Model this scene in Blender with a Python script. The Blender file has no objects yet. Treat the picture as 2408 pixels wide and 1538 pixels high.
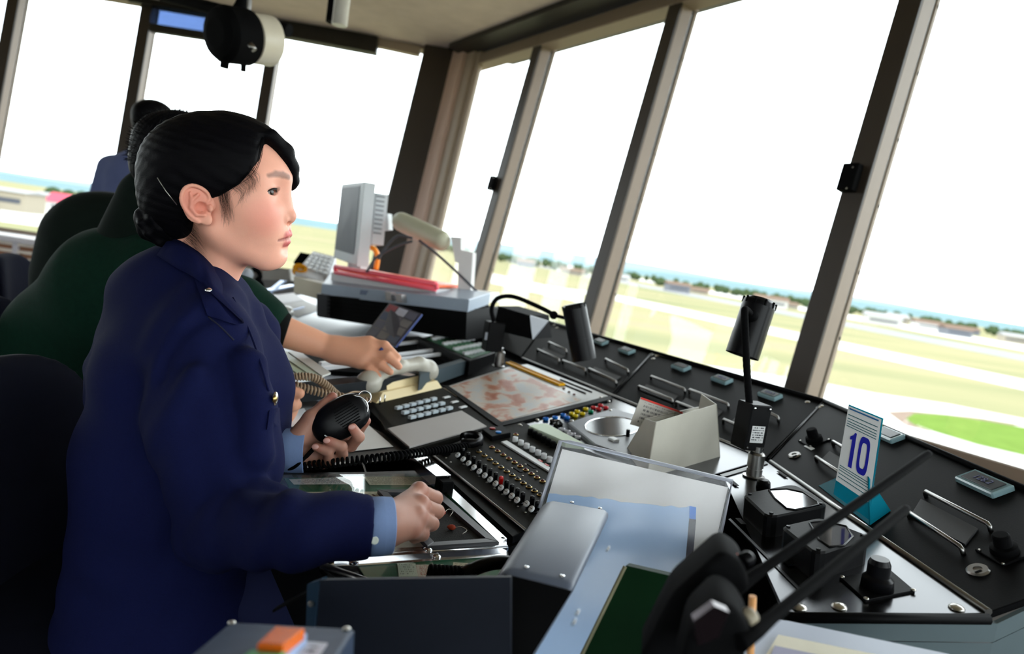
import bpy, bmesh, math, random
import numpy as np
from mathutils import Vector, Matrix
random.seed(7); RNG = np.random.default_rng(7)
SC = bpy.context.scene; COL = SC.collection
V = Vector
# ---------------------------------------------------------------- camera
FPX = 1605.0; ROLL = math.radians(8.5); PITCH = math.atan(172/FPX); EYE = np.array([0, 0, 1.12])
cF = np.array([0, math.cos(PITCH), -math.sin(PITCH)]); cU0 = np.array([0, math.sin(PITCH), math.cos(PITCH)])
cR = math.cos(ROLL)*np.array([1., 0, 0])+math.sin(ROLL)*cU0
cU = -math.sin(ROLL)*np.array([1., 0, 0])+math.cos(ROLL)*cU0
cd = bpy.data.cameras.new('camera'); cam = bpy.data.objects.new('camera', cd); COL.objects.link(cam)
cam.matrix_world = Matrix(((cR[0], cU[0], -cF[0], EYE[0]), (cR[1], cU[1], -cF[1], EYE[1]), (cR[2], cU[2], -cF[2], EYE[2]), (0, 0, 0, 1)))
cd.sensor_width = 36; cd.lens = FPX*36/2408; cd.clip_start = .02; cd.clip_end = 20000
cd.dof.use_dof = True; cd.dof.focus_distance = 0.98; cd.dof.aperture_fstop = 3.8
SC.camera = cam
# ---------------------------------------------------------------- sky (bright even overcast) and exposure
w = bpy.data.worlds.new('sky'); SC.world = w; w.use_nodes = True
bg = w.node_tree.nodes['Background']; bg.inputs[0].default_value = (0.93, 0.97, 1.0, 1); bg.inputs[1].default_value = 6.5
SC.view_settings.view_transform = 'Standard'; SC.view_settings.look = 'None'
SC.view_settings.gamma = 1; SC.view_settings.exposure = 0.0; SC.view_settings.use_curve_mapping = False
# ---------------------------------------------------------------- survey helpers: sight line -> point on a known plane of the place
def ray(x, y): return cF+(x-1204)/FPX*cR-(y-769)/FPX*cU
def oz(x, y, z): d = ray(x, y); return EYE+d*((z-EYE[2])/d[2])
def oy(x, y, Y): d = ray(x, y); return EYE+d*(Y/d[1])
def opl(x, y, p0, n): d = ray(x, y); return EYE+d*(((np.asarray(p0)-EYE)@n)/(d@n))
def nrm(v): v = np.asarray(v, float); return v/np.linalg.norm(v)
class Plane:
    """flat panel of the console: origin, along (ex), up the slope (ey), outward normal (ez)"""
    def __init__(s, o, a, b):
        s.o = np.array(o, float); s.ex = nrm(np.array(a)-s.o); n = nrm(np.cross(np.array(a)-s.o, np.array(b)-s.o))
        if n[2] < 0: n = -n
        s.ez = n; s.ey = np.cross(n, s.ex)
    def at(s, x, y, h=0): return opl(x, y, s.o+s.ez*h, s.ez)
    def loc(s, x, y, h=0): q = s.at(x, y, h)-s.o; return np.array([q@s.ex, q@s.ey, h])
    def w(s, u, v, h=0): return s.o+s.ex*u+s.ey*v+s.ez*h
    def rot(s): return np.array([s.ex, s.ey, s.ez]).T
    def turned(s, ang):
        p = Plane.__new__(Plane); p.o = s.o; c, q = math.cos(ang), math.sin(ang)
        p.ex = s.ex*c+s.ey*q; p.ey = s.ey*c-s.ex*q; p.ez = s.ez; return p
    def aligned(s, A, B):
        """same plane, ex along the sight points A->B"""
        d = s.at(*B)-s.at(*A); p = Plane.__new__(Plane); p.o = s.at(*A); p.ez = s.ez
        p.ex = nrm(d-p.ez*(d@p.ez)); p.ey = np.cross(p.ez, p.ex); return p
# ---------------------------------------------------------------- materials
MATS = {}
def mat(name, col, rough=.5, metal=0, var=.12, scale=30, bump=0, bscale=200, spec=.5, trans=0, emit=0, coat=0, vcol=False, sss=0, stretch=None, ior=1.45, alpha=1):
    if name in MATS: return MATS[name]
    m = bpy.data.materials.new(name); m.use_nodes = True; N = m.node_tree.nodes; L = m.node_tree.links
    b = N['Principled BSDF']; tc = N.new('ShaderNodeTexCoord'); src = tc.outputs['Object']
    if stretch:
        mp = N.new('ShaderNodeMapping'); mp.inputs['Scale'].default_value = stretch; L.new(src, mp.inputs[0]); src = mp.outputs[0]
    nz = N.new('ShaderNodeTexNoise'); nz.inputs['Scale'].default_value = scale; nz.inputs['Detail'].default_value = 4; L.new(src, nz.inputs['Vector'])
    mx = N.new('ShaderNodeMix'); mx.data_type = 'RGBA'; L.new(nz.outputs[0], mx.inputs[0])
    c = np.array(col[:3])
    if vcol:
        at = N.new('ShaderNodeAttribute'); at.attribute_name = 'Col'
        ml = N.new('ShaderNodeMix'); ml.data_type = 'RGBA'; ml.blend_type = 'MULTIPLY'; ml.inputs[0].default_value = 1
        mx.inputs[6].default_value = (1-var, 1-var, 1-var, 1); mx.inputs[7].default_value = (1, 1, 1, 1)
        L.new(at.outputs[0], ml.inputs[6]); L.new(mx.outputs[2], ml.inputs[7]); L.new(ml.outputs[2], b.inputs['Base Color'])
    else:
        mx.inputs[6].default_value = (*np.clip(c*(1-var), 0, 1), 1); mx.inputs[7].default_value = (*np.clip(c*(1+var), 0, 1), 1)
        L.new(mx.outputs[2], b.inputs['Base Color'])
    b.inputs['Roughness'].default_value = rough; b.inputs['Metallic'].default_value = metal; b.inputs['Specular IOR Level'].default_value = spec
    b.inputs['Transmission Weight'].default_value = trans; b.inputs['Coat Weight'].default_value = coat; b.inputs['IOR'].default_value = ior
    b.inputs['Alpha'].default_value = alpha
    if sss: b.inputs['Subsurface Weight'].default_value = sss; b.inputs['Subsurface Radius'].default_value = (.012, .005, .003); b.inputs['Subsurface Scale'].default_value = .6
    if emit: b.inputs['Emission Color'].default_value = (*col[:3], 1); b.inputs['Emission Strength'].default_value = emit
    if bump:
        n2 = N.new('ShaderNodeTexNoise'); n2.inputs['Scale'].default_value = bscale; n2.inputs['Detail'].default_value = 3; L.new(src, n2.inputs['Vector'])
        bp = N.new('ShaderNodeBump'); bp.inputs['Strength'].default_value = bump; bp.inputs['Distance'].default_value = .002
        L.new(n2.outputs[0], bp.inputs['Height']); L.new(bp.outputs[0], b.inputs['Normal'])
    MATS[name] = m; return m
def s2l(r, g, b): return tuple(((c/255+.055)/1.055)**2.4 if c > 10 else c/255/12.92 for c in (r, g, b))
def clear_mat(name, tint=(1, 1, 1), refl=.08, rough=.02):
    """thin clear sheet: lets light through, mirrors a little of it"""
    if name in MATS: return MATS[name]
    m = bpy.data.materials.new(name); m.use_nodes = True; N = m.node_tree.nodes; L = m.node_tree.links
    N.remove(N['Principled BSDF']); o = N['Material Output']
    t = N.new('ShaderNodeBsdfTransparent'); t.inputs[0].default_value = (*tint, 1)
    g = N.new('ShaderNodeBsdfGlossy'); g.inputs['Roughness'].default_value = rough
    fr = N.new('ShaderNodeLayerWeight'); fr.inputs[0].default_value = .5
    pw = N.new('ShaderNodeMath'); pw.operation = 'POWER'; pw.inputs[1].default_value = 4.0; L.new(fr.outputs['Facing'], pw.inputs[0])
    mt = N.new('ShaderNodeMath'); mt.operation = 'MULTIPLY_ADD'; mt.inputs[1].default_value = .9; mt.inputs[2].default_value = refl; L.new(pw.outputs[0], mt.inputs[0])
    x = N.new('ShaderNodeMixShader'); L.new(mt.outputs[0], x.inputs[0]); L.new(t.outputs[0], x.inputs[1]); L.new(g.outputs[0], x.inputs[2]); L.new(x.outputs[0], o.inputs[0])
    MATS[name] = m; return m
black_p = mat('black painted metal', (.003, .003, .0035), .5, spec=.12, var=.3, bump=.05)
black_m = mat('matte black plastic', (.003, .003, .0034), .75, spec=.05, var=.3, bump=.08)
black_g = mat('glossy black plastic', (.003, .003, .004), .3, var=.2, spec=.18)
chrome = mat('chrome', (.75, .76, .78), .14, 1, var=.05)
steel = mat('brushed steel', (.30, .29, .28), .3, 1, var=.08, stretch=(4, 60, 60))
screwm = mat('screw steel', (.6, .58, .54), .3, 1, var=.1)
# ---------------------------------------------------------------- mesh building
def link(name, me, m=None, parent=None, loc=None):
    o = bpy.data.objects.new(name, me); COL.objects.link(o)
    if m is not None and me is not None: me.materials.append(m)
    if parent is not None: o.parent = parent
    if loc is not None: o.location = loc
    return o
def tag(o, label=None, cat=None, group=None, kind=None):
    if label: o['label'] = label
    if cat: o['category'] = cat
    if group: o['group'] = group
    if kind: o['kind'] = kind
    return o
def thing(name, label, cat, loc=(0, 0, 0), group=None, parent=None):
    o = bpy.data.objects.new(name, None); COL.objects.link(o); o.location = V(loc); o.empty_display_size = .02
    return tag(o, label, cat, group)
def base(p):
    v = V((0, 0, 0))
    while p is not None: v = v+p.location; p = p.parent
    return v
class MB:
    """collects shapes into one mesh; world coordinates"""
    def __init__(s): s.v = []; s.f = []; s.sm = []
    def add(s, vs, fs, smooth=False):
        n = len(s.v); s.v += [tuple(map(float, p)) for p in vs]; s.f += [tuple(i+n for i in q) for q in fs]; s.sm += [smooth]*len(fs); return s
    def box(s, c, size, rot=None, bev=0):
        """box centred at c; bev chamfers every edge"""
        hx, hy, hz = [k/2 for k in size]; rot = np.eye(3) if rot is None else np.asarray(rot); c = np.asarray(c, float)
        bev = min(bev, hx*.9, hy*.9, hz*.9)
        if bev <= 0:
            vs = [(sx*hx, sy*hy, sz*hz) for sx in (-1, 1) for sy in (-1, 1) for sz in (-1, 1)]
            fs = [(0, 1, 3, 2), (4, 6, 7, 5), (0, 4, 5, 1), (2, 3, 7, 6), (0, 2, 6, 4), (1, 5, 7, 3)]
            return s.add([c+rot@np.array(p) for p in vs], fs)
        vs = []; idx = {}
        for sx in (-1, 1):
            for sy in (-1, 1):
                for sz in (-1, 1):
                    for k in range(3):
                        p = [sx*hx, sy*hy, sz*hz]
                        for j in range(3):
                            if j != k: p[j] -= (sx, sy, sz)[j]*bev
                        idx[(sx, sy, sz, k)] = len(vs); vs.append(c+rot@np.array(p))
        fs = []
        for k in range(3):
            a, b = [j for j in range(3) if j != k]
            for sg in (-1, 1):
                q = []
                for (p, r) in ((-1, -1), (1, -1), (1, 1), (-1, 1)):
                    t = [0, 0, 0]; t[k] = sg; t[a] = p; t[b] = r; q.append(idx[(*t, k)])
                fl = (sg > 0) == (k != 1)
                fs.append(tuple(q if fl else q[::-1]))
        for k in range(3):
            a, b = [j for j in range(3) if j != k]
            for p in (-1, 1):
                for r in (-1, 1):
                    t0 = [0]*3; t1 = [0]*3; t0[k] = -1; t1[k] = 1
                    for t in (t0, t1): t[a] = p; t[b] = r
                    fs.append((idx[(*t0, a)], idx[(*t1, a)], idx[(*t1, b)], idx[(*t0, b)]))
        for sx in (-1, 1):
            for sy in (-1, 1):
                for sz in (-1, 1): fs.append(tuple(idx[(sx, sy, sz, k)] for k in range(3)))
        return s.add(vs, fs)
    def slab(s, pts, n, th, inset=0):
        """polygon pts (top face) extruded by -n*th; inset chamfers the top"""
        pts = [np.asarray(p, float) for p in pts]; n = np.asarray(n, float); k = len(pts); c = sum(pts)/k
        if inset:
            top = [p+(c-p)/np.linalg.norm(c-p)*inset*1.4 for p in pts]; mid = [p-n*inset for p in pts]; bot = [p-n*th for p in pts]
            rings = [top, mid, bot]
        else: rings = [pts, [p-n*th for p in pts]]
        vs = sum(rings, []); fs = [tuple(range(k)), tuple(range(k*len(rings)-1, k*(len(rings)-1)-1, -1))]
        for r in range(len(rings)-1):
            for i in range(k): j = (i+1) % k; fs.append((r*k+i, (r+1)*k+i, (r+1)*k+j, r*k+j))
        return s.add(vs, fs)
    def tube(s, pts, r, seg=10, cap=True, smooth=True, flat=1):
        pts = [np.asarray(p, float) for p in pts]; n = len(pts); rr = r if hasattr(r, '__len__') else [r]*n
        vs = []; up = None
        for i, p in enumerate(pts):
            t = nrm(pts[min(i+1, n-1)]-pts[max(i-1, 0)])
            if up is None:
                up = np.array([0, 0, 1.]) if abs(t[2]) < .9 else np.array([1., 0, 0])
            up = nrm(up-t*(up@t)); b = np.cross(t, up)
            for k in range(seg): a = 2*math.pi*k/seg; vs.append(p+rr[i]*(math.cos(a)*up*flat+math.sin(a)*b))
        fs = [(i*seg+k, i*seg+(k+1) % seg, (i+1)*seg+(k+1) % seg, (i+1)*seg+k) for i in range(n-1) for k in range(seg)]
        s.add(vs, fs, smooth)
        if cap:
            m = len(s.v)-len(vs); s.f += [tuple(m+k for k in range(seg))[::-1], tuple(m+(n-1)*seg+k for k in range(seg))]; s.sm += [False]*2
        return s
    def lathe(s, prof, o, axis, seg=20, smooth=True, sharp=True):
        """prof: [(radius, height)...] turned about axis from o"""
        o = np.asarray(o, float); ax = nrm(axis); a = np.array([0, 0, 1.]) if abs(ax[2]) < .9 else np.array([1., 0, 0]); e1 = nrm(np.cross(a, ax)); e2 = np.cross(ax, e1)
        pr = []
        for i, q in enumerate(prof):
            pr.append(q)
            if sharp and 0 < i < len(prof)-1: pr.append(q)
        vs = []
        for (r, h) in pr:
            for k in range(seg): t = 2*math.pi*k/seg; vs.append(o+ax*h+r*(math.cos(t)*e1+math.sin(t)*e2))
        fs = []; step = 2 if sharp else 1
        rng = range(0, len(pr)-1, step)
        for i in rng:
            for k in range(seg): fs.append((i*seg+k, i*seg+(k+1) % seg, (i+1)*seg+(k+1) % seg, (i+1)*seg+k))
        s.add(vs, fs, smooth)
        m = len(s.v)-len(vs)
        if prof[0][0] > 1e-6: s.f.append(tuple(m+k for k in range(seg))[::-1]); s.sm.append(False)
        if prof[-1][0] > 1e-6: s.f.append(tuple(m+(len(pr)-1)*seg+k for k in range(seg))); s.sm.append(False)
        return s
    def grid(s, P, smooth=True, close=False):
        P = np.asarray(P, float); a, b = P.shape[:2]; vs = P.reshape(-1, 3); fs = []
        for i in range(a-1):
            for j in range(b if close else b-1): k = (j+1) % b; fs.append((i*b+j, i*b+k, (i+1)*b+k, (i+1)*b+j))
        return s.add(vs, fs, smooth)
    def ball(s, c, r, rot=None, seg=14, rings=9):
        r = np.array(r if hasattr(r, '__len__') else [r]*3); c = np.asarray(c, float); rot = np.eye(3) if rot is None else rot
        P = []
        for i in range(rings+1):
            t = math.pi*i/rings; P.append([c+rot@(r*np.array([math.sin(t)*math.cos(2*math.pi*k/seg), math.sin(t)*math.sin(2*math.pi*k/seg), math.cos(t)])) for k in range(seg)])
        return s.grid(P, True, True)
    def mesh(s, name):
        me = bpy.data.meshes.new(name); me.from_pydata(s.v, [], s.f); me.polygons.foreach_set('use_smooth', s.sm); 
        bm = bmesh.new(); bm.from_mesh(me); bmesh.ops.recalc_face_normals(bm, faces=bm.faces); bm.to_mesh(me); bm.free(); me.update(); return me
    def build(s, name, m, parent=None, kind=None):
        me = s.mesh(name)
        if parent is not None: me.transform(Matrix.Translation(-base(parent)))
        o = link(name, me, m, parent)
        if parent is None and len(s.v):       # origin at the thing's base
            c = sum((v.co for v in me.vertices), V())/len(me.vertices); c.z = min(v.co.z for v in me.vertices); me.transform(Matrix.Translation(-c)); o.location = c
        if kind: o['kind'] = kind
        return o
def copy_tree(o, parent=None):
    c = o.copy(); COL.objects.link(c); c.parent = parent
    for ch in [x for x in bpy.data.objects if x.parent == o]: copy_tree(ch, c)
    return c
def text_mesh(txt, size, frame_o, ex, ey, m, parent, name='lettering', depth=.0002, align='CENTER', xs=1.0):
    cu = bpy.data.curves.new('t', 'FONT'); cu.body = txt; cu.size = size; cu.align_x = align; cu.align_y = 'CENTER'; cu.extrude = depth; cu.resolution_u = 2
    t = bpy.data.objects.new('t', cu); COL.objects.link(t); dg = bpy.context.evaluated_depsgraph_get()
    me = bpy.data.meshes.new_from_object(t.evaluated_get(dg)); bpy.data.objects.remove(t); bpy.data.curves.remove(cu)
    ex = nrm(ex); ey = nrm(ey); ez = np.cross(ex, ey); o = np.asarray(frame_o)-(np.array(base(parent)) if parent else 0)
    me.transform(Matrix(((ex[0]*xs, ey[0], ez[0], o[0]), (ex[1]*xs, ey[1], ez[1], o[1]), (ex[2]*xs, ey[2], ez[2], o[2]), (0, 0, 0, 1))))
    me.materials.clear(); return link(name, me, m, parent)
def spline(pts, n=40):
    """Catmull-Rom through pts"""
    P = [np.asarray(p, float) for p in pts]; P = [2*P[0]-P[1]]+P+[2*P[-1]-P[-2]]; out = []; k = len(P)-3
    for i in range(n+1):
        t = i/n*k; j = min(int(t), k-1); t -= j; a, b, c, d = P[j:j+4]
        out.append(.5*(2*b+(c-a)*t+(2*a-5*b+4*c-d)*t*t+(3*b-a-3*c+d)*t**3))
    return out
# ---------------------------------------------------------------- implicit modelling for bodies, clothes, hands
def smin(a, b, k):
    h = np.maximum(k-np.abs(a-b), 0)/k; return np.minimum(a, b)-h*h*k*.25
def smax(a, b, k): return -smin(-a, -b, k)
def sph(P, c, r): return np.linalg.norm(P-np.float32(c), axis=1)-r
def ell(P, c, r, rot=None):
    q = P-np.float32(c)
    if rot is not None: q = q@np.float32(rot)
    r = np.float32(r); k0 = np.linalg.norm(q/r, axis=1); k1 = np.linalg.norm(q/(r*r), axis=1)+1e-9; return k0*(k0-1)/k1
def cone(P, a, b, ra, rb):
    a = np.float32(a); b = np.float32(b); d = b-a; t = np.clip(((P-a)@d)/(d@d+1e-12), 0, 1); return np.linalg.norm(P-a-t[:, None]*d, axis=1)-(ra+(rb-ra)*t)
def chain(P, pts, rr, k=.004):
    d = None
    for i in range(len(pts)-1):
        e = cone(P, pts[i], pts[i+1], rr[i], rr[i+1]); d = e if d is None else smin(d, e, k)
    return d
def bx(P, c, h, rot=None, r=0):
    q = P-np.float32(c)
    if rot is not None: q = q@np.float32(rot)
    q = np.abs(q)-np.float32(h)+r; return np.linalg.norm(np.maximum(q, 0), axis=1)+np.minimum(q.max(1), 0)-r
def polygonize(fn, lo, hi, h, smooth=1):
    lo = np.array(lo, float); hi = np.array(hi, float); B = 8
    n = (np.ceil((hi-lo)/h/B).astype(int))*B+1; nb = (n-1)//B
    bc = np.stack(np.meshgrid(*[np.arange(k) for k in nb], indexing='ij'), -1).reshape(-1, 3)
    cen = np.float32(lo+(bc+.5)*B*h); d = fn(cen); half = B*h*.5*1.74
    act = bc[np.abs(d) < half*1.35+.004]
    G = np.full(tuple(n), np.float32(1)); 
    sgn = np.where(d < 0, -1, 1).astype(np.float32)
    Gs = sgn.reshape(tuple(nb)); G[:-1, :-1, :-1] = np.repeat(np.repeat(np.repeat(Gs, B, 0), B, 1), B, 2)
    off = np.stack(np.meshgrid(*[np.arange(B+1)]*3, indexing='ij'), -1).reshape(-1, 3)
    for i in range(0, len(act), 400):
        ids = (act[i:i+400, None]*B+off[None]).reshape(-1, 3); val = fn(np.float32(lo+ids*h)); G[ids[:, 0], ids[:, 1], ids[:, 2]] = val
    ins = G < 0; s = np.zeros(tuple(n-1), np.int8)
    cs = [(i, j, k) for i in (0, 1) for j in (0, 1) for k in (0, 1)]
    sl = lambda A, c: A[c[0]:A.shape[0]-1+c[0], c[1]:A.shape[1]-1+c[1], c[2]:A.shape[2]-1+c[2]]
    for c in cs: s += sl(ins, c)
    cells = np.argwhere((s > 0) & (s < 8)); acc = np.zeros((len(cells), 3)); cnt = np.zeros(len(cells))
    for a in range(8):
        for b in range(a+1, 8):
            ca, cb = np.array(cs[a]), np.array(cs[b])
            if np.abs(ca-cb).sum() != 1: continue
            pa = cells+ca; pb = cells+cb; va = G[tuple(pa.T)]; vb = G[tuple(pb.T)]; x = (va < 0) != (vb < 0)
            t = np.where(x, va/(va-vb+1e-20), 0); acc += np.where(x[:, None], pa+t[:, None]*(pb-pa), 0); cnt += x
    vs = lo+acc/cnt[:, None]*h
    idx = np.full(tuple(n-1), -1, np.int64); idx[tuple(cells.T)] = np.arange(len(cells)); F = []
    for ax in range(3):
        u, v = [(1, 2), (2, 0), (0, 1)][ax]
        a = np.moveaxis(ins, [ax, u, v], [0, 1, 2]); I = np.moveaxis(idx, [ax, u, v], [0, 1, 2])
        x = a[:-1, 1:-1, 1:-1] != a[1:, 1:-1, 1:-1]; w_ = np.argwhere(x); 
        if not len(w_): continue
        i, j, k = w_.T; j += 1; k += 1
        q = np.stack([I[i, j-1, k-1], I[i, j, k-1], I[i, j, k], I[i, j-1, k]], 1)
        fl = a[i, j, k]; q = np.where(fl[:, None], q, q[:, ::-1]); F.append(q)
    F = np.concatenate(F); F = F[(F >= 0).all(1)]
    for _ in range(smooth):
        e = np.concatenate([F[:, [0, 1]], F[:, [1, 2]], F[:, [2, 3]], F[:, [3, 0]]]); e = np.concatenate([e, e[:, ::-1]])
        sm = np.zeros_like(vs); c = np.bincount(e[:, 0], minlength=len(vs)).astype(float)
        for q in range(3): sm[:, q] = np.bincount(e[:, 0], vs[e[:, 1], q], minlength=len(vs))
        ok = c > 0; vs[ok] = .5*vs[ok]+.5*(sm[ok]/c[ok, None])
    return vs, F
def np_mesh(name, parts, cols=None):
    """parts: [(verts, quads)...] -> one smooth mesh; cols: rgb per vertex"""
    vs = np.concatenate([p[0] for p in parts]); o = np.cumsum([0]+[len(p[0]) for p in parts]); F = np.concatenate([p[1]+o[i] for i, p in enumerate(parts)])
    me = bpy.data.meshes.new(name); me.vertices.add(len(vs)); me.vertices.foreach_set('co', vs.astype(np.float32).ravel())
    me.loops.add(len(F)*4); me.loops.foreach_set('vertex_index', F.astype(np.int32).ravel()); me.polygons.add(len(F)); me.polygons.foreach_set('loop_start', np.arange(0, len(F)*4, 4, dtype=np.int32))
    me.update(calc_edges=True); me.polygons.foreach_set('use_smooth', np.ones(len(F), bool))
    if cols is not None:
        at = me.color_attributes.new('Col', 'FLOAT_COLOR', 'POINT'); at.data.foreach_set('color', np.concatenate([cols, np.ones((len(cols), 1))], 1).astype(np.float32).ravel())
    me.validate(); return me

def print_mat(name, paper, ink, rows=14, cols=40, dens=.48, grid=0, rough=.6, margin=.08):
    """paper with rows of illegible print (flat print) laid out on the sheet's own UV"""
    if name in MATS: return MATS[name]
    m = bpy.data.materials.new(name); m.use_nodes = True; N = m.node_tree.nodes; L = m.node_tree.links; b = N['Principled BSDF']; b.inputs['Roughness'].default_value = rough; b.inputs['Specular IOR Level'].default_value = .3
    def M(op, x, y=None, z=None):
        n = N.new('ShaderNodeMath'); n.operation = op
        for i, q in enumerate((x, y, z)):
            if q is None: continue
            if isinstance(q, (int, float)): n.inputs[i].default_value = q
            else: L.new(q, n.inputs[i])
        return n.outputs[0]
    uv = N.new('ShaderNodeTexCoord'); sp = N.new('ShaderNodeSeparateXYZ'); L.new(uv.outputs['UV'], sp.inputs[0]); u, v = sp.outputs[0], sp.outputs[1]
    vr = M('MULTIPLY', v, rows); row = M('FLOOR', vr); fr = M('FRACT', vr)
    cb = N.new('ShaderNodeCombineXYZ'); L.new(M('MULTIPLY', u, cols), cb.inputs[0]); L.new(M('MULTIPLY', row, 5.37), cb.inputs[1])
    nz = N.new('ShaderNodeTexNoise'); nz.inputs['Scale'].default_value = 1; nz.inputs['Detail'].default_value = 1; L.new(cb.outputs[0], nz.inputs[0])
    k = M('GREATER_THAN', nz.outputs[0], dens); k = M('MULTIPLY', k, M('LESS_THAN', fr, .5))
    for (x, lo) in ((u, margin), (v, margin)): k = M('MULTIPLY', k, M('MULTIPLY', M('GREATER_THAN', x, lo), M('LESS_THAN', x, 1-lo)))
    if grid:
        g = M('LESS_THAN', M('FRACT', M('MULTIPLY', u, grid)), .05); g = M('MAXIMUM', g, M('LESS_THAN', M('FRACT', M('MULTIPLY', v, grid)), .06)); k = M('MAXIMUM', k, g)
    mx = N.new('ShaderNodeMix'); mx.data_type = 'RGBA'; L.new(k, mx.inputs[0]); mx.inputs[6].default_value = (*paper, 1); mx.inputs[7].default_value = (*ink, 1); L.new(mx.outputs[2], b.inputs[0])
    MATS[name] = m; return m
def sheet(name, m, pts, n, th=.0006, parent=None, kind=None):
    """four-cornered sheet with a 0..1 UV (pts: bottom-left, bottom-right, top-right, top-left)"""
    pts = [np.asarray(p, float) for p in pts]; n = np.asarray(n, float); vs = pts+[p-n*th for p in pts]
    fs = [(0, 1, 2, 3), (7, 6, 5, 4), (0, 4, 5, 1), (1, 5, 6, 2), (2, 6, 7, 3), (3, 7, 4, 0)]
    me = bpy.data.meshes.new(name); me.from_pydata([tuple(p) for p in vs], [], fs); uv = me.uv_layers.new(name='UV')
    C4 = [(0, 0), (1, 0), (1, 1), (0, 1)]
    for lp in me.loops: uv.data[lp.index].uv = C4[lp.vertex_index % 4]
    me.update(); o = link(name, me, m, parent)
    if parent is None: c = V(sum(pts)/4); me.transform(Matrix.Translation(-c)); o.location = c
    else: me.transform(Matrix.Translation(-base(parent)))
    if kind: o['kind'] = kind
    return o
# ================================================================ the tower cab: a hexagon of outward leaning windows
tan_f = mat('tan window frame paint', s2l(136, 120, 106), .5, var=.06, bump=.04)
tan_f2 = mat('tan jamb paint', s2l(168, 152, 136), .5, var=.06)
brown_f = mat('dark brown post and shaded mullion', s2l(52, 44, 38), .5, var=.12, stretch=(20, 20, 2))  # brown of the posts; on mullions, shade put into the colour
rubber = mat('black rubber gasket', (.01, .01, .01), .7)
glass = clear_mat('window glass', (.96, .985, .98), .035)
ceil_m = mat('grey mottled ceiling board', s2l(196, 182, 176), .95, var=.16, scale=9, bump=.5, bscale=60)
floor_m = mat('dark grey carpet', (.03, .03, .033), .95, var=.3, bump=.4)
wall_m = mat('grey painted wall', s2l(150, 146, 142), .7, var=.06)
header_m = mat('black header beam', (.012, .011, .01), .5)
AZ = math.radians(-33.5); LEAN = math.tan(math.radians(9)); ZS, ZH, ZC = .72, 2.39, 2.455
SIDE = 5.62; a0 = 2.40; Yc = 1.984*a0
V0 = np.array([a0-math.tan(-AZ)*Yc, Yc])
verts = [V0]
for k in range(5):
    az = math.pi+AZ+k*math.radians(60); verts.append(verts[-1]+SIDE*np.array([math.sin(az), math.cos(az)]))
cen = sum(verts)/6
names = ['right', 'near_right', 'near', 'near_left', 'left', 'far']
def wp(p2, z, out):  # point of the leaning wall
    return np.array([p2[0]+out[0]*(z-1.12)*LEAN, p2[1]+out[1]*(z-1.12)*LEAN, z])
hexa = lambda z: [np.array([*(cen+(v-cen)*(1+(z-1.12)*LEAN/(SIDE*.866))), z]) for v in verts]
fl = MB().slab([np.array([*(cen+(v-cen)*1.03), 0]) for v in verts], (0, 0, 1), .1).build('floor', floor_m, kind='structure')
ce = MB().slab([p+np.array([0, 0, .12]) for p in hexa(ZC)], (0, 0, 1), .12).build('ceiling', ceil_m, kind='structure')
roof = MB().slab([np.array([*(cen+(v-cen)*1.18), ZC+.35]) for v in verts], (0, 0, 1), .2).build('roof', header_m, kind='structure')
wn = 0
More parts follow.
